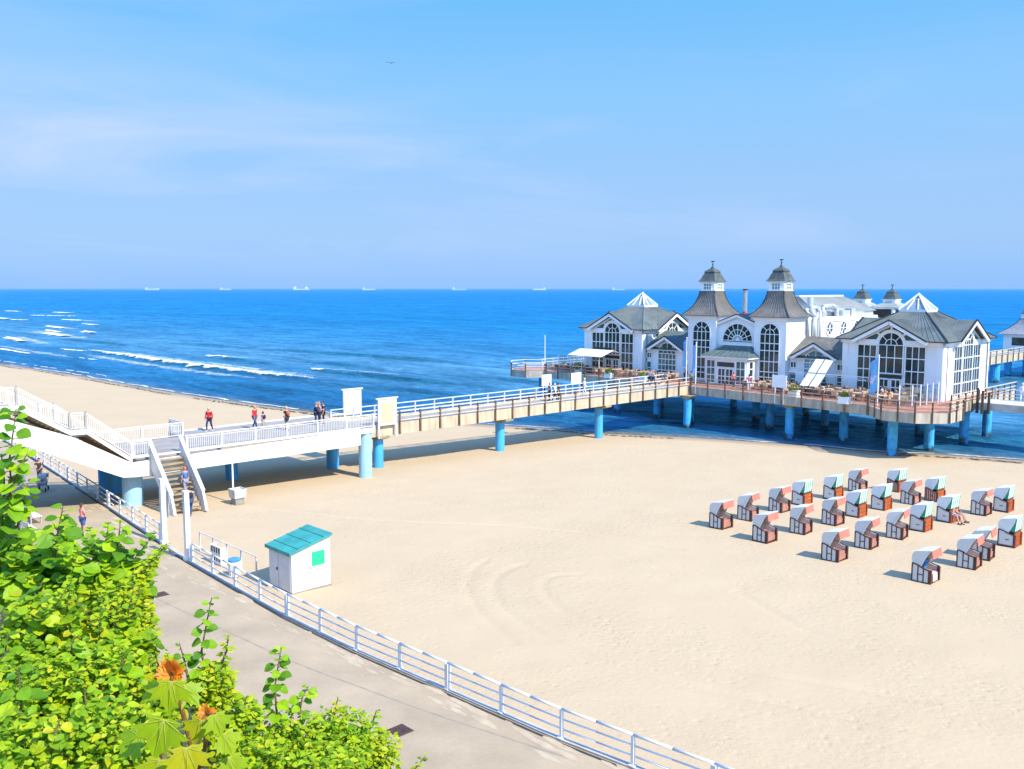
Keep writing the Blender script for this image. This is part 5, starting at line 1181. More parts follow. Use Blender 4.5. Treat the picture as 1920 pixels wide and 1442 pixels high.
person(*at(607, 795, ZB), 240, "person in dark clothes on the right of the group at the bridge railing", (.06, .03, .05), BLK, (.06, .04, .03), pose='stand')
person(*at(1030, 751, ZP), 210, "person in dark clothes beside the whiteboard on the pier walkway", (.05, .04, .08), BLK, (.3, .16, .1), pose='stand')
person(*at(1040, 753, ZP), 30, "person in white shirt and navy trousers on the pier walkway", WHT, NAVY, (.7, .65, .55), long_sleeve=True)
person(*at(1047, 752, ZP), 30, "person in black on the pier walkway right of the one in white", BLK, BLK, pose='stand')
person(*at(1096, 741, ZP), 200, "person dressed all in white walking alone on the pier", WHT, (.66, .66, .68), (.75, .72, .66), long_sleeve=True)
person(*at(1217, 722, ZP), 60, "person in pale lilac shirt where the pier meets the platform, left of a couple", (.52, .48, .62), NAVY, (.05, .04, .06))
person(*at(1224, 723, ZP), 60, "person in pale pink shirt where the pier meets the platform, right of a couple", (.66, .55, .6), NAVY, (.5, .3, .2))
person(*at(1296, 725, ZP), 120, "person in mustard yellow top by the blue flag at the platform edge", (.55, .36, .05), (.25, .13, .05))
person(*at(1375, 728, ZP), 130, "person in coral red top in front of the entrance", (.72, .12, .13), BLK, (.3, .12, .06))
person(*at(1404, 733, ZP), 120, "person in pink top and white trousers right of the entrance", (.55, .15, .28), (.6, .6, .64), BLK)
person(*at(1285, 716, ZP), 100, "person in dark red top walking left of the entrance porch", (.30, .02, .06), BLK)
person(5.8, 23.3, beach_z(5.8, 23.3), 170, "person in grey shirt and jeans with dark backpack at the foot of the bridge stairs", (.30, .33, .42), JEANS, (.07, .05, .04), pack=(.02, .025, .04))
person(4.2, 23.75, .72, 180, "person in blue and white top climbing the bridge stairs", (.09, .18, .42), (.3, .3, .4), (.5, .15, .1))
person(*at(156, 1003, .1), 95, "person in salmon top and denim shorts taking a picture on the promenade", (.75, .28, .25), (.05, .12, .33), (.10, .04, .02), pose='stand_hold', shorts=True)
person(*at(75, 905, .1), -30, "person in black patterned shirt pushing a pale stroller under the bridge", (.05, .045, .05), (.09, .08, .08), pose='push')
person(*at(43, 912, .1), -20, "person in dark blue top beside the stroller, partly behind leaves", (.05, .05, .14), (.4, .5, .6), pose='stand')
person(*at(1916, 752, ZP + .05), 100, "person in white walking on the side jetty at the right edge", WHT, (.65, .65, .67), (.7, .66, .6), long_sleeve=True)
a, b, z = GB(1781.7, 981)
person(a - .02, b + .38, z - .02, -18, "sunbather sitting in the green awning chair, left of two", None, (.4, .38, .5), (.4, .2, .1), pose='sit', shorts=True)
person(a + .0, b + .85, z - .02, 10, "sunbather sitting in the green awning chair, right of two", None, (.55, .3, .3), (.3, .12, .06), pose='sit', shorts=True)
# stroller
a, b, z = at(80, 921, .1)
t = T("stroller", "pale grey child stroller pushed along the promenade under the bridge", "stroller", a, b, z, rz=R(-30), local=True)
t.part(MB().prism([(-.3, -.22, .45), (.25, -.22, .4), (.4, -.22, .62), (.1, -.22, .6), (-.25, -.22, .95), (-.35, -.22, .8)], (0, .44, 0)), "seat", M("stroller_grey", (.45, .45, .47), .8))
t.part(MB().loft([[(-.3 + .32 * math.cos(th), y, .82 + .32 * math.sin(th)) for th in [i * math.pi / 8 for i in range(9)]] for y in (-.24, .24)], close=False, caps=False), "hood", M("stroller_hood", (.55, .55, .57), .8))
f = MB()
for y in (-.25, .25): f.path([(-.75, y, 1.05), (-.2, y, .5), (.3, y, .2)], .018); f.path([(-.35, y, .15), (.1, y, .55)], .018)
f.path([(-.75, -.25, 1.05), (-.75, .25, 1.05)], .018); t.part(f, "frame", M("dark_metal", ()))
for x in (-.35, .35):
    for y in (-.27, .27): t.part(MB().tube((x, y - .02, .14), (x, y + .02, .14), .14, n=14), "wheel", M("rubber", (.02, .02, .02), .8))
t.part(MB().ball((-.05, 0, .68), .1, n=10, k=6), "baby_blanket", cloth((.6, .1, .1)), smooth=True)
# white benches behind the leaves
for i, (px, py, lb) in enumerate(((62, 978, 'white slatted bench on the promenade behind the leaves, farther one'), (58, 1006, 'white slatted bench on the promenade behind the leaves, nearer one'))):
    a, b = G(px, py, .1); t = T("park_bench", lb, "bench", a, b, .1, 'white benches on the promenade', local=True)
    s = MB()
    for k in range(4): s.box(-.9, .9, -.22 + k * .12, -.12 + k * .12, .42, .46)
    t.part(s, "seat", WHITE); s = MB()
    for k in range(3): s.box(-.9, .9, -.30 - k * .02, -.27 - k * .02, .55 + k * .13, .65 + k * .13)
    t.part(s, "backrest", WHITE)
    for x in (-.75, .75): t.part(MB().box(x - .04, x + .04, -.34, -.28, 0, .95).box(x - .04, x + .04, -.3, .25, .36, .418).box(x - .04, x + .04, .18, .24, 0, .36), "leg", M("bench_leg", (.5, .5, .5), .6))
# ================================================================ CAFE TERRACE
WICKT = M("wicker_tan", (.58, .36, .20), .8, .25, 8, .3, 60); TABT = M("table_top", (.62, .52, .43), .6, .12); CHD = M("chair_dark", (.16, .08, .05), .7, .2)
def cafe_chair(mat):
    m = MB().box(-.24, .24, -.24, .24, .40, .46).box(-.26, -.2, -.26, .26, .461, .92).box(-.2, .22, -.27, -.23, .461, .66).box(-.2, .22, .23, .27, .461, .66)
    for x in (-.22, .2):
        for y in (-.22, .2): m.box(x, x + .035, y, y + .035, 0, .4)
    return m
cc_ = {}
for nm, mt in (('tan', WICKT), ('dark', CHD)):
    o = cafe_chair(mt).build("cafe_chair", mt); cc_[nm] = [o, False]
def table(first=[None]):
    if first[0] is None:
        t = T("cafe_table", None, "table", 0, 0, 0, local=True); t.part(MB().box(-.38, .38, -.38, .38, .70, .74), "table_top", TABT); t.part(MB().tube((0, 0, .03), (0, 0, .7), .04).box(-.22, .22, -.22, .22, 0, .03), "pedestal", M("dark_metal", ())); first[0] = t.o; return t.o
    return dup(first[0])
rng = random.Random(11)
spots = []
def rowspots(a0, a1, b0, b1, na, nb): 
    for i in range(na):
        for j in range(nb): spots.append((lerp(a0, a1, (i + .5) / na) + rng.uniform(-.25, .25), lerp(b0, b1, (j + .5) / nb) + rng.uniform(-.2, .2)))
rowspots(9.0, 20.8, 83.9, 88.6, 7, 3); rowspots(20.5, 23.6, 83.4, 87.2, 2, 2); rowspots(-21.5, -9.2, 86.2, 88.9, 6, 2); rowspots(-24.8, -22, 86.8, 90, 1, 2); rowspots(-10.5, -4.8, 86.6, 89, 3, 1); rowspots(5.4, 8.6, 85.4, 88.4, 2, 2)
for a, b in spots:
    o = table(); left = a < -2
    place(o, a, b, ZP + .006, rng.uniform(-.3, .3), 'small square cafe table on the terrace left of the entrance' if left else 'small square cafe table on the terrace right of the entrance', 'cafe tables on the left terrace' if left else 'cafe tables on the right terrace')
    for k in range(4):
        if rng.random() < .1: continue
        nm = 'dark' if rng.random() < .3 else 'tan'
        c = cc_[nm]; o = c[0] if not c[1] else c[0].copy()
        if c[1]: COL.objects.link(o)
        c[1] = True; th = k * math.pi / 2 + rng.uniform(-.35, .35); d = rng.uniform(.62, .8)
        place(o, a + d * math.cos(th), b + d * math.sin(th), ZP + .006, th + math.pi)
        side = 'left' if left else 'right'
        tag(o, ('tan wicker' if nm == 'tan' else 'dark brown') + f' cafe chair at a table on the terrace {side} of the entrance', 'chair', ('tan wicker' if nm == 'tan' else 'dark') + f' cafe chairs on the {side} terrace')
# seated guests
for px, py, deg, lb, tp in ((1652, 748, 200, 'seated guest in white and black on the terrace behind the big blue flag', (.6, .55, .55)), (1693, 748, 120, 'seated guest with blue top near the glass windbreak', (.08, .2, .4)), (1545, 735, 100, 'seated guest in dark top on the terrace under the right wing', (.05, .04, .06)), (1660, 752, 20, 'seated guest in red top beside the blue flag pole', (.6, .05, .05)), (1180, 697, 30, 'seated guest in peach top on the left terrace', (.7, .4, .25))):
    a, b = G(px, py, ZP); person(a, b, ZP - .03, deg, lb, tp, (.1, .1, .14), pose='sit')
# planters with shrubs
LEAFP = M("planter_leaf", (.22, .27, .02), .6, .3, 4)
def planter(px, py, label, h=1.0):
    a, b = G(px, py, ZP); t = T("planter", label, "planter", a, b, ZP, 'planters on the terrace edge')
    p = MB(); p.box(a - .5, a + .5, b - .32, b + .32, ZP + .01, ZP + .62); p.box(a - .54, a + .54, b - .36, b + .36, ZP + .56, ZP + .66); p.box(a - .54, a + .54, b - .36, b + .36, ZP + .01, ZP + .1); t.part(p, "box", TRIM)
    f = MB(); r_ = random.Random(int(px))
    for _ in range(420):
        th, ph, rr = r_.uniform(0, 6.283), math.acos(r_.uniform(-.2, 1)), r_.uniform(.5, 1) ** .5
        c = Vector((a + .55 * h * rr * math.sin(ph) * math.cos(th), b + .5 * h * rr * math.sin(ph) * math.sin(th), ZP + .68 + .62 * h * rr * math.cos(ph)))
        u = Vector((r_.uniform(-1, 1), r_.uniform(-1, 1), r_.uniform(-.3, .8))).normalized() * .09; w = u.orthogonal().normalized() * .05
        f.add([c - u, c + w, c + u, c - w], [(0, 1, 2, 3)])
    o = t.part(f, "shrub", LEAFP)
planter(1086, 700, "white box planter with round lime shrub at the left terrace corner", 1.15); planter(1142, 709, "white box planter with low shrub under the left awning", .9); planter(1206, 716, "white box planter with small green shrub near the couple at the pier end", .8); planter(1488, 744, "white box planter with round yellow green shrub beside the right whiteboard", .95); planter(1583, 757, "white box planter with drooping yellow plants on the right terrace", .7)
# awnings: double slatted canvas sails on frames
CANV = M("canvas", (.76, .74, .68), .8, .05)
t = T("awning", "wide white canvas awning over the left terrace in front of the pavilion", "awning", -17.0, 87.5, ZP)
a0, a1 = -20.2, -14.6
for x0, x1 in ((a0, -17.6), (-17.4, a1)): t.part(MB().prism([(x0, 85.2, 5.05), (x0, 87.5, 5.75), (x0, 87.5, 5.79), (x0, 85.2, 5.09)], (x1 - x0, 0, 0)), "canvas", CANV); t.part(MB().prism([(x0, 87.5, 5.78), (x0, 88.9, 5.35), (x0, 88.9, 5.39), (x0, 87.5, 5.82)], (x1 - x0, 0, 0)), "canvas", CANV)
for x in (a0 + .3, a0 + 2.2, a1 - .5): t.part(MB().tube((x, 85.4, ZP), (x, 85.4, 5.1), .035), "post", TRIM)
t.part(MB().bar((a0, 87.5, 5.7), (a1, 87.5, 5.7), .09, .09), "beam", TRIM)
t.part(MB().box(-18.9, -16.4, 88.8, 89.2, 5.75, 5.95), "box", EDGE)
t = T("awning", "steeply folded white canvas awning by the right whiteboard", "awning", 13, 85.5, ZP)
for k in range(2):
    x = 12.2 + k * 1.05
    for (ba, za), (bb, zb) in (((88.2, 6.15), (86.6, 4.9)), ((86.55, 4.75), (85.0, 3.65))):
        t.part(MB().prism([(x, ba, za), (x + .92, ba, za), (x + .92, bb, zb), (x, bb, zb)], (0, .03, .04)), "canvas", M("canvas_cream", (.74, .72, .56), .8, .05))
t.part(MB().bar((10.0, 86.6, 4.8), (18.6, 86.6, 4.8), .07, .07).bar((10.0, 86.6, 4.62), (18.6, 86.6, 4.62), .04, .04), "beam", STEEL)
for x in (10.2, 18.5): t.part(MB().tube((x, 86.6, ZP), (x, 86.6, 4.78), .045), "post", EDGE)
t.part(MB().bar((18.5, 86.6, 4.3), (19.4, 86.2, 5.0), .05, .05), "arm", EDGE)
# whiteboards on the pier and platform rails
def wboard(a, b, w, zb_, zt_, legs, label, along='b'):
    t = T("information_board", label, "board", a, b, ZP, 'white information boards')
    P = (lambda v, d: (a + d, b + v)) if along == 'b' else (lambda v, d: (a + v, b - d))
    for s in (-.3, .3):
        x, y = P(s * w, 0); t.part(MB().box(x - .035, x + .035, y - .035, y + .035, legs, zb_ + .1), "leg", STEEL)
    c = [P(-w / 2, .04), P(w / 2, .04), P(w / 2, .1), P(-w / 2, .1)]
    t.part(MB().prism([(x, y, zb_) for x, y in c], (0, 0, zt_ - zb_)), "panel", TRIM)
    if along == 'b' and w > 1.4:
        for s in (-.28, .28): x, y = P(s * w, .11); t.part(MB().box(x - .02, x + .02, y - .04, y + .04, zb_ + .02, zt_ - .02), "strip", M("strip_grey", (.4, .4, .42), .6))
wboard(-4.4, 64.9, 1.35, 3.85, 4.95, 2.0, 'blank white information board on two legs, farther left of two on the pier'); wboard(-4.4, 69.3, 1.5, 3.75, 4.85, 2.0, 'blank white information board with grey strips, right of two on the pier'); wboard(11.6, 82.1, 1.6, 3.6, 4.85, 2.0, 'blank white information board at the platform edge right of the entrance', 'a')
# flags and poles
def flag(a, b, z0, h, label, w, l, cols, lean=0):
    t = T("flag_pole", label, "flag", a, b, z0); t.part(MB().tube((a, b, z0), (a, b, z0 + h), .06, .045, 10).ball((a, b, z0 + h + .04), .07, n=8, k=5), "pole", TRIM)
    if w:
        rows = []; n = 10
        for j in range(n + 1):
            v = j / n; rr = []
            for i in range(7):
                u = i / 6; wd = w * (1 - .25 * math.sin(v * 3)) ; rr.append((a - .06 - u * wd * .55 * (1 if v < .08 or v > .2 else 1), b + .05 + u * wd * .25 + .11 * math.sin(u * 9 + v * 3) * u + .05 * math.sin(v * 7), z0 + h - .1 - l * v - u * .35 * w * (1 + v * .3)))
            rows.append(rr)
        m = MB().loft(rows, close=False, caps=False); m.v += []
        o = t.part(m, "cloth", cols, smooth=True); sol = o.modifiers.new("t", 'SOLIDIFY'); sol.thickness = .012
    return t
def flag_mat(nm, c1, c2, z, r_):
    m = M(nm, c1, .8, .1, 2, col2=tuple(x * .75 for x in c1)); n = m.node_tree.nodes; l = m.node_tree.links; bs = n['Principled BSDF']; old = bs.inputs['Base Color'].links[0].from_socket
    g = n.new("ShaderNodeNewGeometry"); s = n.new("ShaderNodeSeparateXYZ"); l.new(g.outputs['Position'], s.inputs[0])
    sb_ = n.new("ShaderNodeMath"); sb_.operation = 'SUBTRACT'; sb_.inputs[1].default_value = z; l.new(s.outputs['Z'], sb_.inputs[0]); ab = n.new("ShaderNodeMath"); ab.operation = 'ABSOLUTE'; l.new(sb_.outputs[0], ab.inputs[0])
    lt = n.new("ShaderNodeMath"); lt.operation = 'LESS_THAN'; lt.inputs[1].default_value = r_; l.new(ab.outputs[0], lt.inputs[0])
    t = n.new("ShaderNodeTexNoise"); t.inputs['Scale'].default_value = 3.5; l.new(g.outputs['Position'], t.inputs[0]); gt = n.new("ShaderNodeMath"); gt.operation = 'GREATER_THAN'; gt.inputs[1].default_value = .48; l.new(t.outputs[0], gt.inputs[0])
    mu = n.new("ShaderNodeMath"); mu.operation = 'MULTIPLY'; l.new(lt.outputs[0], mu.inputs[0]); l.new(gt.outputs[0], mu.inputs[1])
    x = n.new("ShaderNodeMix"); x.data_type = 'RGBA'; x.inputs['B'].default_value = (*c2, 1); l.new(mu.outputs[0], x.inputs['Factor']); l.new(old, x.inputs['A']); l.new(x.outputs['Result'], bs.inputs['Base Color']); return m
FL1 = flag_mat("flag_blue", (.20, .50, .82), (.75, .62, .7), 5.15, .38); FL2 = flag_mat("flag_deep_blue", (.26, .48, .84), (.7, .74, .82), 4.3, .45)
flag(22.0, 81.3, 1.9, 5.5, "large light blue flag hanging on a white pole before the right pavilion", 2.0, 3.1, FL1)
flag(-1.2, 84.2, 2.7, 5.3, "narrow pale blue flag on white pole left of the entrance, at the pier end", 1.25, 3.4, FL2); flag(.9, 83.0, 2.0, 5.6, "narrow deep blue flag on white pole nearer the entrance", 1.25, 3.4, FL2)
flag(-25.9, 86.9, 2.7, 4.5, "bare white flag pole at the left end of the platform", 0, 0, None)
# glass windbreaks: white posts with panes
GLW = bpy.data.materials.new("windbreak_glass"); GLW.use_nodes = True
_n = GLW.node_tree.nodes; _l = GLW.node_tree.links; _tr = _n.new("ShaderNodeBsdfTransparent"); _tr.inputs[0].default_value = (.86, .93, .95, 1); _gl = _n.new("ShaderNodeBsdfGlossy"); _gl.inputs['Roughness'].default_value = .03; _mx = _n.new("ShaderNodeMixShader"); _mx.inputs[0].default_value = .18
_l.new(_tr.outputs[0], _mx.inputs[1]); _l.new(_gl.outputs[0], _mx.inputs[2]); _l.new(_mx.outputs[0], _n['Material Output'].inputs['Surface'])
def windbreak(pts, label, h=2.0):
    t = T("windbreak", label, "windbreak", *pts[0], ZP)
    for a, b in pts: t.part(MB().tube((a, b, ZP), (a, b, ZP + h), .055), "post", TRIM)
    for (a0, b0), (a1, b1) in zip(pts, pts[1:]): t.part(MB().bar((lerp(a0, a1, .06), lerp(b0, b1, .06), ZP + h * .5), (lerp(a0, a1, .94), lerp(b0, b1, .94), ZP + h * .5), .015, h * .84), "pane", GLW)
windbreak([(23.4, 82.7), (24.2, 83.6), (24.5, 84.7), (24.6, 85.9), (24.65, 87.1), (24.7, 88.3)], "glass windbreak with white posts beside the right pavilion"); windbreak([(-25.0, 88.6), (-24.2, 89.6), (-23.3, 90.4), (-22.2, 91.2), (-21.2, 91.9)], "glass windbreak with white posts left of the left pavilion")
t = T("storage_hut", "dark blue green storage cupboard beside the left pavilion", "cupboard", -22.2, 93, ZP); t.part(MB().box(-22.9, -21.3, 92.6, 94.5, ZP + .01, 5.4), "body", M("cupboard_teal", (.05, .14, .18), .6, .15)); t.part(MB().box(-23.0, -21.2, 92.5, 94.6, 5.4, 5.5), "roof", EDGE)
# ================================================================ SHIPS AND BIRD
SHW = M("ship_white", (.62, .66, .70), .6, .04, .02); SHH = M("ship_hull", (.46, .52, .60), .6, .05, .02)
def ship(px, L, hh, label, rz, cabs):
    d = ray(px, 541); k = 9500 / d.y; x, y = d.x * k, 9500
    o = bpy.data.objects.new("cargo_ship", None); COL.objects.link(o); o.location = (x, y, SEA); o.rotation_euler = (0, 0, rz); tag(o, label, "ship", "ships on the horizon")
    MB().prism([(-L / 2, -9, -1), (L / 2 - 8, -9, -1), (L / 2, -9, hh), (-L / 2 - 3, -9, hh)], (0, 18, 0)).build("hull", SHH, o)
    for c, w, h in cabs: MB().box(c * L - w / 2, c * L + w / 2, -8, 8, hh, hh + h).build("superstructure", SHW, o)
    MB().tube((cabs[0][0] * L, 0, hh), (cabs[0][0] * L, 0, hh + cabs[0][2] + 8), 2, n=8).build("mast", SHW, o)
ship(286, 150, 13, "white ship on the horizon, farthest left of all", .05, [(-.4, 16, 12), (.38, 10, 6)]); ship(423, 125, 12, "white ship on the horizon, second from the left", -.1, [(-.36, 14, 10)])
ship(566, 170, 13, "long ship with two tall masts on the horizon left of centre", 0, [(-.42, 22, 20), (.28, 24, 20)]); ship(692, 135, 11, "low white ship on the horizon above the billboards", .08, [(-.4, 14, 13)])
ship(862, 150, 9, "pale ship on the horizon left of the pier restaurant, bridge at its left", .0, [(-.42, 18, 16)]); ship(1012, 140, 13, "white flat ship on the horizon beyond the platform left end", .1, [(.34, 16, 10)]); ship(1160, 140, 8, "faint ship on the horizon just above the left pavilion roof", 0, [(-.38, 16, 16)])
t = bpy.data.objects.new("seagull", None); COL.objects.link(t); d = ray(733, 118); k = 70 / d.y; t.location = (d.x * k, 70, CAM_H + d.z * k); tag(t, "small dark bird gliding high in the open sky", "bird")
DKB = M("bird_dark", (.16, .17, .18), .8); MB().loft([[(x, r_ * math.cos(q), r_ * math.sin(q)) for q in [i * math.pi / 4 for i in range(8)]] for x, r_ in ((-.2, .005), (-.1, .04), (.0, .055), (.1, .045), (.16, .03), (.2, .005))]).build("body", DKB, t)
for sg in (-1, 1): MB().prism([(.08, 0, .02), (.1, sg * .25, .06), (.0, sg * .55, .02), (-.04, sg * .28, .055), (-.06, 0, .02)], (0, 0, .012)).build("wing", DKB, t)
t.rotation_euler = (R(8), 0, R(80)); t.scale = (.75, .75, .75)
# ================================================================ SHRUBS ON THE SLOPE BELOW THE CAMERA
def leaf_mat(name, stops, trans=.42, rough=.5):
    m = bpy.data.materials.new(name); m.use_nodes = True; n = m.node_tree.nodes; l = m.node_tree.links
    bs = n['Principled BSDF']; bs.inputs['Roughness'].default_value = rough; bs.inputs['Specular IOR Level'].default_value = .35
    g = n.new("ShaderNodeNewGeometry"); rp = n.new("ShaderNodeValToRGB"); l.new(g.outputs['Random Per Island'], rp.inputs[0]); cr = rp.color_ramp
    cr.elements[0].position = 0; cr.elements[1].position = 1
    for p_, c_ in stops[1:-1]: cr.elements.new(p_)
    for e_, (p_, c_) in zip(cr.elements, stops): e_.color = (*c_, 1)
    tx = n.new("ShaderNodeTexNoise"); tx.inputs['Scale'].default_value = 14; tx.inputs['Detail'].default_value = 4; l.new(g.outputs['Position'], tx.inputs['Vector'])
    r_ = n.new("ShaderNodeMapRange"); r_.inputs['To Min'].default_value = .7; r_.inputs['To Max'].default_value = 1.25; l.new(tx.outputs[0], r_.inputs[0])
    x = n.new("ShaderNodeMix"); x.data_type = 'RGBA'; x.blend_type = 'MULTIPLY'; x.inputs['Factor'].default_value = 1; l.new(rp.outputs[0], x.inputs['A']); l.new(r_.outputs[0], x.inputs['B'])
    l.new(x.outputs['Result'], bs.inputs['Base Color'])
    t = n.new("ShaderNodeBsdfTranslucent"); l.new(x.outputs['Result'], t.inputs[0]); mx = n.new("ShaderNodeMixShader"); mx.inputs[0].default_value = trans
    l.new(bs.outputs[0], mx.inputs[1]); l.new(t.outputs[0], mx.inputs[2]); l.new(mx.outputs[0], n['Material Output'].inputs['Surface'])
    MATS[name] = m; return m
LIME = leaf_mat("leaf_lime", [(0, (.09, .22, .006)), (.2, (.19, .36, .006)), (.55, (.34, .50, .006)), (.85, (.45, .56, .008)), (1, (.54, .52, .012))])
HAZEL = leaf_mat("leaf_hazel", [(0, (.08, .23, .008)), (.35, (.21, .41, .008)), (.75, (.35, .55, .008)), (1, (.44, .58, .01))])
YELL = leaf_mat("leaf_yellow_green", [(0, (.20, .34, .006)), (.5, (.40, .52, .008)), (1, (.58, .55, .015))])
MAPLEM = leaf_mat("leaf_maple", [(0, (.24, .42, .006)), (.6, (.36, .48, .006)), (1, (.52, .45, .008))], .45)
VEIN = M("leaf_vein", (.50, .50, .08), .6, .1)
ORANGE = leaf_mat("leaf_orange", [(0, (.66, .20, .015)), (1, (.80, .30, .03))], .3)
BARK = M("twig_bark", (.17, .13, .05), .8, .3, 20); REDTW = M("twig_red", (.26, .12, .03), .7, .2, 20)
OUT = {'round': [(0, 0), (.30, .18), (.47, .45), (.44, .72), (.24, .93), (0, 1.06)], 'oval': [(0, 0), (.20, .2), (.30, .48), (.2, .78), (0, 1.05)],
       'maple': [(0, 0), (.16, -.08), (.52, -.02), (.40, .12), (.46, .2), (.86, .36), (.60, .46), (.66, .60), (.80, .74), (.44, .66), (.34, .60), (.30, .74), (.34, .92), (.18, .90), (0, 1.2)]}
def leaf(mb, p, d, nrm, s, kind='oval', fold=.25, droop=.15):
    d = d.normalized(); nrm = (nrm - d * nrm.dot(d)); nrm = nrm.normalized() if nrm.length > 1e-4 else d.orthogonal().normalized(); sd = d.cross(nrm)
    o = OUT[kind]; n = len(o)
    P = lambda x, y: p + (sd * x + d * y - nrm * (droop * y * y) + nrm * abs(x) * fold) * s
    mid = [P(0, o[0][1]), P(0, .5), P(0, o[-1][1])]
    vs = mid + [P(x, y) for x, y in o[1:-1]] + [P(-x, y) for x, y in o[1:-1]]; k = n - 2
    mb.add(vs, [tuple([0] + list(range(3, 3 + k)) + [2, 1]), tuple([0, 1, 2] + list(range(3 + 2 * k - 1, 3 + k - 1, -1)))])
def wpt(px, py, Y):
    d = ray(px, py); k = Y / d.y; return Vector((d.x * k, Y, CAM_H + d.z * k))
def ground_z(x, y):
    X, Yy = x - O2[0], y - O2[1]; return hill_z(X * B[0] + Yy * B[1])
SUNV = sdir.copy()
def shrub(name, label, clusters, shoots=(), seed=0, mat=None, group='leafy shrubs on the slope'):
    rng = random.Random(seed); mats = {}
    c0 = clusters[0]; base = wpt(c0[0], c0[1], c0[2]); base.z = ground_z(base.x, base.y)
    o = bpy.data.objects.new(name, None); COL.objects.link(o); o.location = base; tag(o, label, "shrub", group)
    stems = MB(); fol = {}
    def put(p, s, kind, m, out):
        th = rng.uniform(0, 6.283); d = Vector((math.cos(th), math.sin(th), rng.uniform(-.55, .35))); 
        d = (d + out * .55).normalized()
        jitter = Vector((rng.gauss(0, .4), rng.gauss(0, .4), rng.gauss(0, .3)))
        nrm = Vector((0, -.25, .6)) + SUNV * .7 + out * .25 + jitter
        nrm.normalize()
        leaf(fol.setdefault(m, MB()), p, d, nrm, s, kind, rng.uniform(.05, .4), rng.uniform(0, .4))
    for (px, py, Y, rx, ry, n, size, kind, m) in clusters:
        n = int(n * 2.0); size *= .8
        c = wpt(px, py, Y); ax, az = rx * Y / 1700, ry * Y / 1700; ay = max(ax, az) * .8
        g = Vector((c.x + rng.uniform(-.2, .2), c.y + .2, ground_z(c.x, c.y) - .1))
        # limbs: trunk to the crown, then twigs that carry the leaves
        tips = []
        for k in range(max(5, n // 45)):
            v = Vector((rng.gauss(0, 1), rng.gauss(0, 1), rng.gauss(.25, 1))).normalized(); q = c + Vector((v.x * ax, v.y * ay, v.z * az)) * rng.uniform(.65, 1.0); tips.append((q, v))
        top = c - Vector((0, 0, az * .5)); stems.path([g, g.lerp(top, .5) + Vector((rng.gauss(0, .06), rng.gauss(0, .06), 0)), top], [.05, .035, .022], 6)
        for q, v in tips:
            qs = top.lerp(q, .72); mid_ = top.lerp(q, .42) + Vector((rng.gauss(0, .04), rng.gauss(0, .04), -.04)); stems.path([top, mid_, qs], [.011, .006, .0025], 5)
        nl = 0; per = max(6, n // len(tips))
        for q, v in tips:
            for _ in range(per):
                t = rng.random() ** .7; a_ = top.lerp(q, t); sp = .2 * min(ax, az) + .03
                p = a_ + Vector((rng.gauss(0, sp), rng.gauss(0, sp), rng.gauss(0, sp)))
                e_ = p - c; lim = 1.0 + .32 * noise.noise((e_.x * 2.6 + seed, e_.y * 2.6, e_.z * 2.6 + px)); q2 = math.sqrt((e_.x / ax) ** 2 + (e_.y / ay) ** 2 + (e_.z / az) ** 2) / lim
                if q2 > 1.04: p = c + e_ * (rng.uniform(.8, 1.04) / q2)
                put(p, size * rng.choice((.55, .75, .9, 1.0, 1.15, 1.5)), kind if rng.random() < .85 else 'oval', m if rng.random() < .8 else (YELL if t > .8 else LIME), v)
        for _ in range(8 if kind == 'round' else 0):                 # short sprays that break the outline
            v = Vector((rng.gauss(0, .8), rng.gauss(0, .5), abs(rng.gauss(.6, .5)))).normalized(); p0 = c + Vector((v.x * ax, v.y * ay, v.z * az)) * .85; p1 = p0 + (v * .6 + Vector((rng.gauss(0, .3), 0, .5))) * rng.uniform(.14, .34)
            p1 = p0.lerp(p1, .8); stems.path([p0, p1], [.004, .0015], 5)
            for k in range(11):
                q = p0.lerp(p1, (k + .5) / 10.5); th = k * 2.4; leaf(fol.setdefault(m, MB()), q, Vector((math.cos(th), math.sin(th), .3 + .06 * k)), Vector((0, -.3, .7)) + SUNV * .5, size * (1.15 - .05 * k), kind, .2, .2)
    for (pts, Y, n, size, kind, m) in shoots:
        W_ = [wpt(x, y, Y + .02 * i) for i, (x, y) in enumerate(pts)]; stems.path(W_, [lerp(.009, .003, i / (len(W_) - 1)) for i in range(len(W_))], 6)
        for k in range(n):
            t = (k + rng.random() * .6) / n; f = t * (len(W_) - 1); i = min(int(f), len(W_) - 2); p = W_[i].lerp(W_[i + 1], f - i); th = k * 2.4 + rng.uniform(-.5, .5)
            d = Vector((math.cos(th), math.sin(th) * .8 - .1, .35 if t > .85 else rng.uniform(-.25, .25))); s = size * rng.uniform(.7, 1.2) * (1 - .45 * max(0, t - .6) / .4)
            pe = p + d * s * .25; stems.tube(p, pe, .003, n=4); nrm = Vector((0, -.35, .7)) + SUNV * .4 + Vector((rng.gauss(0, .3), rng.gauss(0, .3), 0))
            leaf(fol.setdefault(m, MB()), pe, d, nrm, s, kind, rng.uniform(.05, .35), rng.uniform(.1, .45))
    def fin(mb, nm, mt):
        ob = mb.build(nm, mt, None, tuple(base), fix=False); ob.parent = o; return ob
    fin(stems, "stems", BARK)
    for m, mb in fol.items(): fin(mb, "foliage", m)
    return o
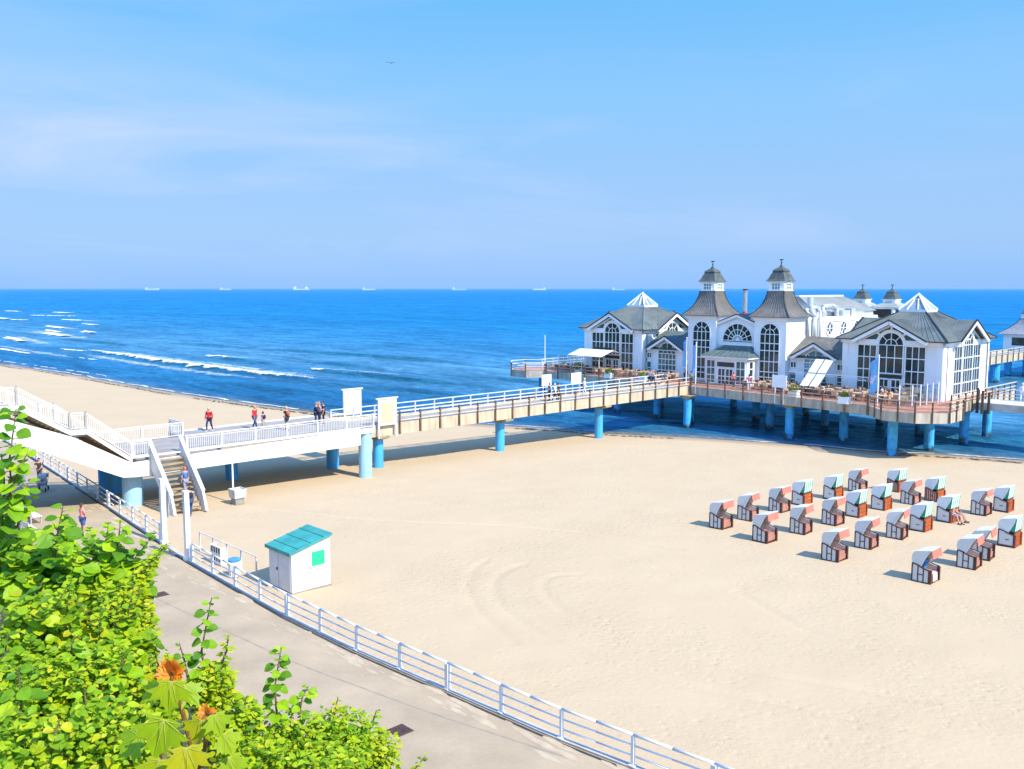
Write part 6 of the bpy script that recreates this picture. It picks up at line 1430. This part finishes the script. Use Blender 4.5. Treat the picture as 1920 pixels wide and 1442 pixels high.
shrub("hazel_shrub", "tall leafy hazel shoots at the left edge in front of the white ramp",
      [(15, 1040, 6.6, 60, 90, 330, .095, 'round', HAZEL)],
      [([(20, 1010), (22, 930), (18, 860), (26, 800), (30, 766)], 6.2, 30, .125, 'round', HAZEL), ([(5, 990), (8, 900), (2, 850)], 6.4, 16, .12, 'round', HAZEL), ([(30, 1000), (46, 930), (52, 905)], 6.3, 12, .11, 'round', HAZEL), ([(8, 950), (40, 870), (52, 850)], 6.2, 9, .10, 'round', HAZEL)], 1)
shrub("hazel_shrub", "broad round leaved shrub reaching up beside the person in salmon top",
      [(85, 1090, 6.2, 75, 66, 480, .10, 'round', HAZEL), (205, 1090, 6.0, 75, 60, 420, .085, 'round', HAZEL), (150, 1165, 5.8, 130, 75, 620, .075, 'round', LIME)],
      [([(100, 1060), (108, 1000), (118, 950)], 6.0, 15, .12, 'round', HAZEL), ([(212, 1070), (222, 1015), (226, 975)], 5.9, 16, .095, 'round', HAZEL), ([(190, 1075), (196, 1050), (192, 1030)], 5.9, 8, .075, 'round', HAZEL)], 2)
shrub("spiky_shrub", "yellow green shrub with one dense leafy shoot pointing at the gate posts",
      [(235, 1130, 5.6, 55, 60, 520, .048, 'oval', YELL), (262, 1190, 5.5, 32, 60, 380, .045, 'oval', YELL), (225, 1225, 5.3, 80, 60, 420, .06, 'round', LIME)],
      [([(225, 1110), (262, 1075), (290, 1048), (313, 1020)], 5.6, 90, .048, 'oval', YELL), ([(240, 1100), (268, 1085), (278, 1080)], 5.6, 40, .05, 'oval', YELL)], 3)
shrub("leafy_shrub", "large lime green bush with small pointed leaves filling the lower left corner",
      [(60, 1200, 5.4, 120, 80, 800, .07, 'round', LIME), (45, 1310, 4.8, 130, 80, 900, .058, 'oval', LIME), (160, 1290, 4.9, 120, 80, 900, .055, 'oval', LIME), (70, 1410, 4.3, 140, 70, 800, .055, 'oval', LIME), (200, 1390, 4.4, 110, 70, 700, .055, 'oval', LIME)],
      [([(20, 1200), (60, 1130), (80, 1090)], 5.6, 12, .095, 'round', HAZEL), ([(100, 1300), (130, 1230), (140, 1190)], 4.9, 12, .075, 'round', HAZEL),
       ([(30, 1400), (40, 1320), (34, 1250)], 4.5, 14, .085, 'round', HAZEL), ([(150, 1420), (165, 1350), (158, 1290)], 4.4, 14, .08, 'round', HAZEL), ([(210, 1330), (232, 1270), (228, 1220)], 4.9, 14, .08, 'round', HAZEL), ([(90, 1440), (100, 1385), (112, 1350)], 4.2, 10, .075, 'round', YELL), ([(250, 1430), (256, 1370), (244, 1330)], 4.5, 12, .07, 'round', HAZEL), ([(15, 1310), (8, 1240), (14, 1190)], 5.0, 12, .09, 'round', HAZEL)], 4)
shrub("leafy_shrub", "bush in the middle with two upright twigs rising over the paving, beside the maple",
      [(290, 1310, 5.2, 60, 50, 420, .06, 'round', LIME), (395, 1290, 5.4, 42, 48, 420, .05, 'oval', YELL), (440, 1350, 5.5, 70, 55, 560, .05, 'oval', LIME)],
      [([(385, 1270), (378, 1220), (388, 1165), (397, 1120)], 5.4, 22, .075, 'round', HAZEL), ([(410, 1260), (425, 1220), (428, 1192)], 5.4, 26, .045, 'oval', YELL), ([(352, 1270), (345, 1235), (336, 1205)], 5.4, 8, .06, 'round', HAZEL), ([(300, 1290), (298, 1250), (290, 1225)], 5.3, 14, .05, 'oval', YELL)], 5)
shrub("leafy_shrub", "low spreading bush along the bottom centre left of the drain grating",
      [(540, 1385, 5.9, 85, 55, 700, .052, 'oval', LIME), (640, 1380, 6.1, 75, 48, 650, .048, 'oval', LIME), (700, 1410, 6.3, 60, 45, 520, .046, 'oval', YELL), (480, 1420, 5.4, 90, 45, 520, .052, 'oval', LIME), (600, 1440, 5.6, 120, 40, 520, .052, 'oval', LIME)],
      [([(520, 1350), (515, 1290), (522, 1245), (528, 1213)], 5.8, 26, .075, 'round', HAZEL), ([(560, 1340), (568, 1305), (578, 1287)], 5.9, 10, .07, 'round', HAZEL), ([(625, 1350), (630, 1325), (634, 1308)], 6.1, 16, .045, 'oval', YELL), ([(690, 1375), (700, 1350), (706, 1332)], 6.3, 14, .05, 'oval', LIME), ([(745, 1470), (780, 1440), (797, 1418)], 6.4, 20, .05, 'oval', LIME)], 6)
# young maple close to the camera: big lobed leaves and two tufts of orange young leaves
o = bpy.data.objects.new("young_maple", None); COL.objects.link(o); bs_ = wpt(360, 1470, 2.9); o.location = (bs_.x, bs_.y, ground_z(bs_.x, bs_.y)); tag(o, "young maple with big lobed leaves and two tufts of orange young leaves", "sapling")
st = MB(); lm = MB(); og = MB(); VEINS = []; rng = random.Random(3)
root = Vector((bs_.x, bs_.y, ground_z(bs_.x, bs_.y) - .1)); j1 = wpt(372, 1440, 2.9); t1 = wpt(322, 1262, 2.8); t2 = wpt(386, 1338, 2.7)
st.path([root, j1, wpt(352, 1370, 2.85), t1], [.022, .014, .009, .006], 7); st.path([j1, wpt(385, 1400, 2.78), t2], [.010, .007, .005], 7)
def bigleaf(px, py, Y, wpx, ang, tilt, frm):
    wpx *= .72
    s = wpx * Y / 1700 / 1.55; p = wpt(px, py, Y); d = Vector((math.cos(R(ang)), -.25, math.sin(R(ang)))); nrm = Vector((.15 + tilt, -.62, .55))
    st.tube(frm, p, .0035, .0025, 5); leaf(lm, p, d, nrm, s, 'maple', .04, .16)
    vn = MB(); VEINS.append(vn); du = d.normalized(); nu = (nrm - du * nrm.dot(du)).normalized(); su = du.cross(nu)
    for vx, vy in ((0, 1.12), (.30, .84), (-.30, .84), (.78, .34), (-.78, .34), (.46, .02), (-.46, .02)):
        pts_ = [p + (su * vx * q + du * vy * q - nu * (.16 * (vy * q) ** 2 - .012) + nu * abs(vx * q) * .04) * s for q in (0, .35, .7, .96)]; vn.path(pts_, [.0016 * s / .12, .0013 * s / .12, .0009 * s / .12, .0004 * s / .12], 4)
bigleaf(322, 1278, 2.75, 118, -95, 0, t1); bigleaf(298, 1292, 2.85, 80, -150, -.3, t1); bigleaf(345, 1290, 2.86, 85, -40, .3, t1)
bigleaf(308, 1350, 2.6, 150, -105, 0, j1); bigleaf(350, 1402, 2.5, 130, -85, .1, j1); bigleaf(262, 1380, 2.7, 110, -140, -.2, j1); bigleaf(404, 1340, 2.65, 85, -70, .2, t2); bigleaf(378, 1350, 2.66, 95, -110, -.1, t2); bigleaf(420, 1375, 2.72, 90, -60, .4, t2); bigleaf(300, 1425, 2.55, 120, -100, 0, j1); bigleaf(430, 1420, 2.75, 100, -70, .2, j1)
for c, r_, n in ((t1, 27, 26), (t2, 19, 20)):
    for k in range(n):
        th = 6.283 * k / n * 2.4; v = Vector((math.cos(th), -.3 + rng.uniform(-.4, .3), math.sin(th) * .8 + .35)); leaf(og, c, v, Vector((-.2, -.6, .5)) + v * .2, r_ * 2.75 / 1700 * rng.uniform(.7, 1.15), 'maple' if k % 2 else 'oval', .3, .1)
for mb, nm, mt in [(st, "stems", REDTW), (lm, "foliage", MAPLEM), (og, "young_leaves", ORANGE)] + [(q, "leaf_veins", VEIN) for q in VEINS]:
    ob = mb.build(nm, mt, None, tuple(o.location), fix=False); ob.parent = o
# undergrowth that covers the slope behind the shrubs
ug = MB(); rng = random.Random(9)
for _ in range(5200):
    px, py, Y = rng.uniform(-60, 760), rng.uniform(980, 1500), rng.uniform(6.2, 9.0)
    d = ray(px, py)
    # drop on to the slope
    t = 2.0 / d.y
    for _k in range(60):
        x, y, z = d.x * t, d.y * t, CAM_H + d.z * t
        if z < ground_z(x, y) + .02: break
        t += .3 / d.y
    else: continue
    X, Yy = x - O2[0], y - O2[1]
    if X * B[0] + Yy * B[1] > 10.8: continue
    for _k in range(2):
        p = Vector((x + rng.gauss(0, .12), y + rng.gauss(0, .12), ground_z(x, y) + rng.uniform(.05, .5))); th = rng.uniform(0, 6.28)
        leaf(ug, p, Vector((math.cos(th), math.sin(th), rng.uniform(-.3, .4))), Vector((rng.gauss(0, .4), rng.gauss(0, .4), 1)), rng.uniform(.06, .13), 'oval', .2, .2)
uo = ug.build("undergrowth", LIME, fix=False); tag(uo, "green undergrowth covering the slope behind the shrubs", "undergrowth", kind='stuff')
# ================================================================ AIR
HZ = bpy.data.materials.new("haze_air"); HZ.use_nodes = True; _n = HZ.node_tree.nodes; _n.clear()
_o = _n.new("ShaderNodeOutputMaterial"); _v = _n.new("ShaderNodeVolumePrincipled"); _v.inputs['Color'].default_value = (.40, .66, 1, 1); _v.inputs['Density'].default_value = .00004; _v.inputs['Anisotropy'].default_value = 0
HZ.node_tree.links.new(_v.outputs[0], _o.inputs['Volume'])
hz = MB().box(-16000, 16000, -400, 16000, -9, 20).build("haze", HZ); tag(hz, "thin sea haze fading the horizon", "haze", kind='stuff')
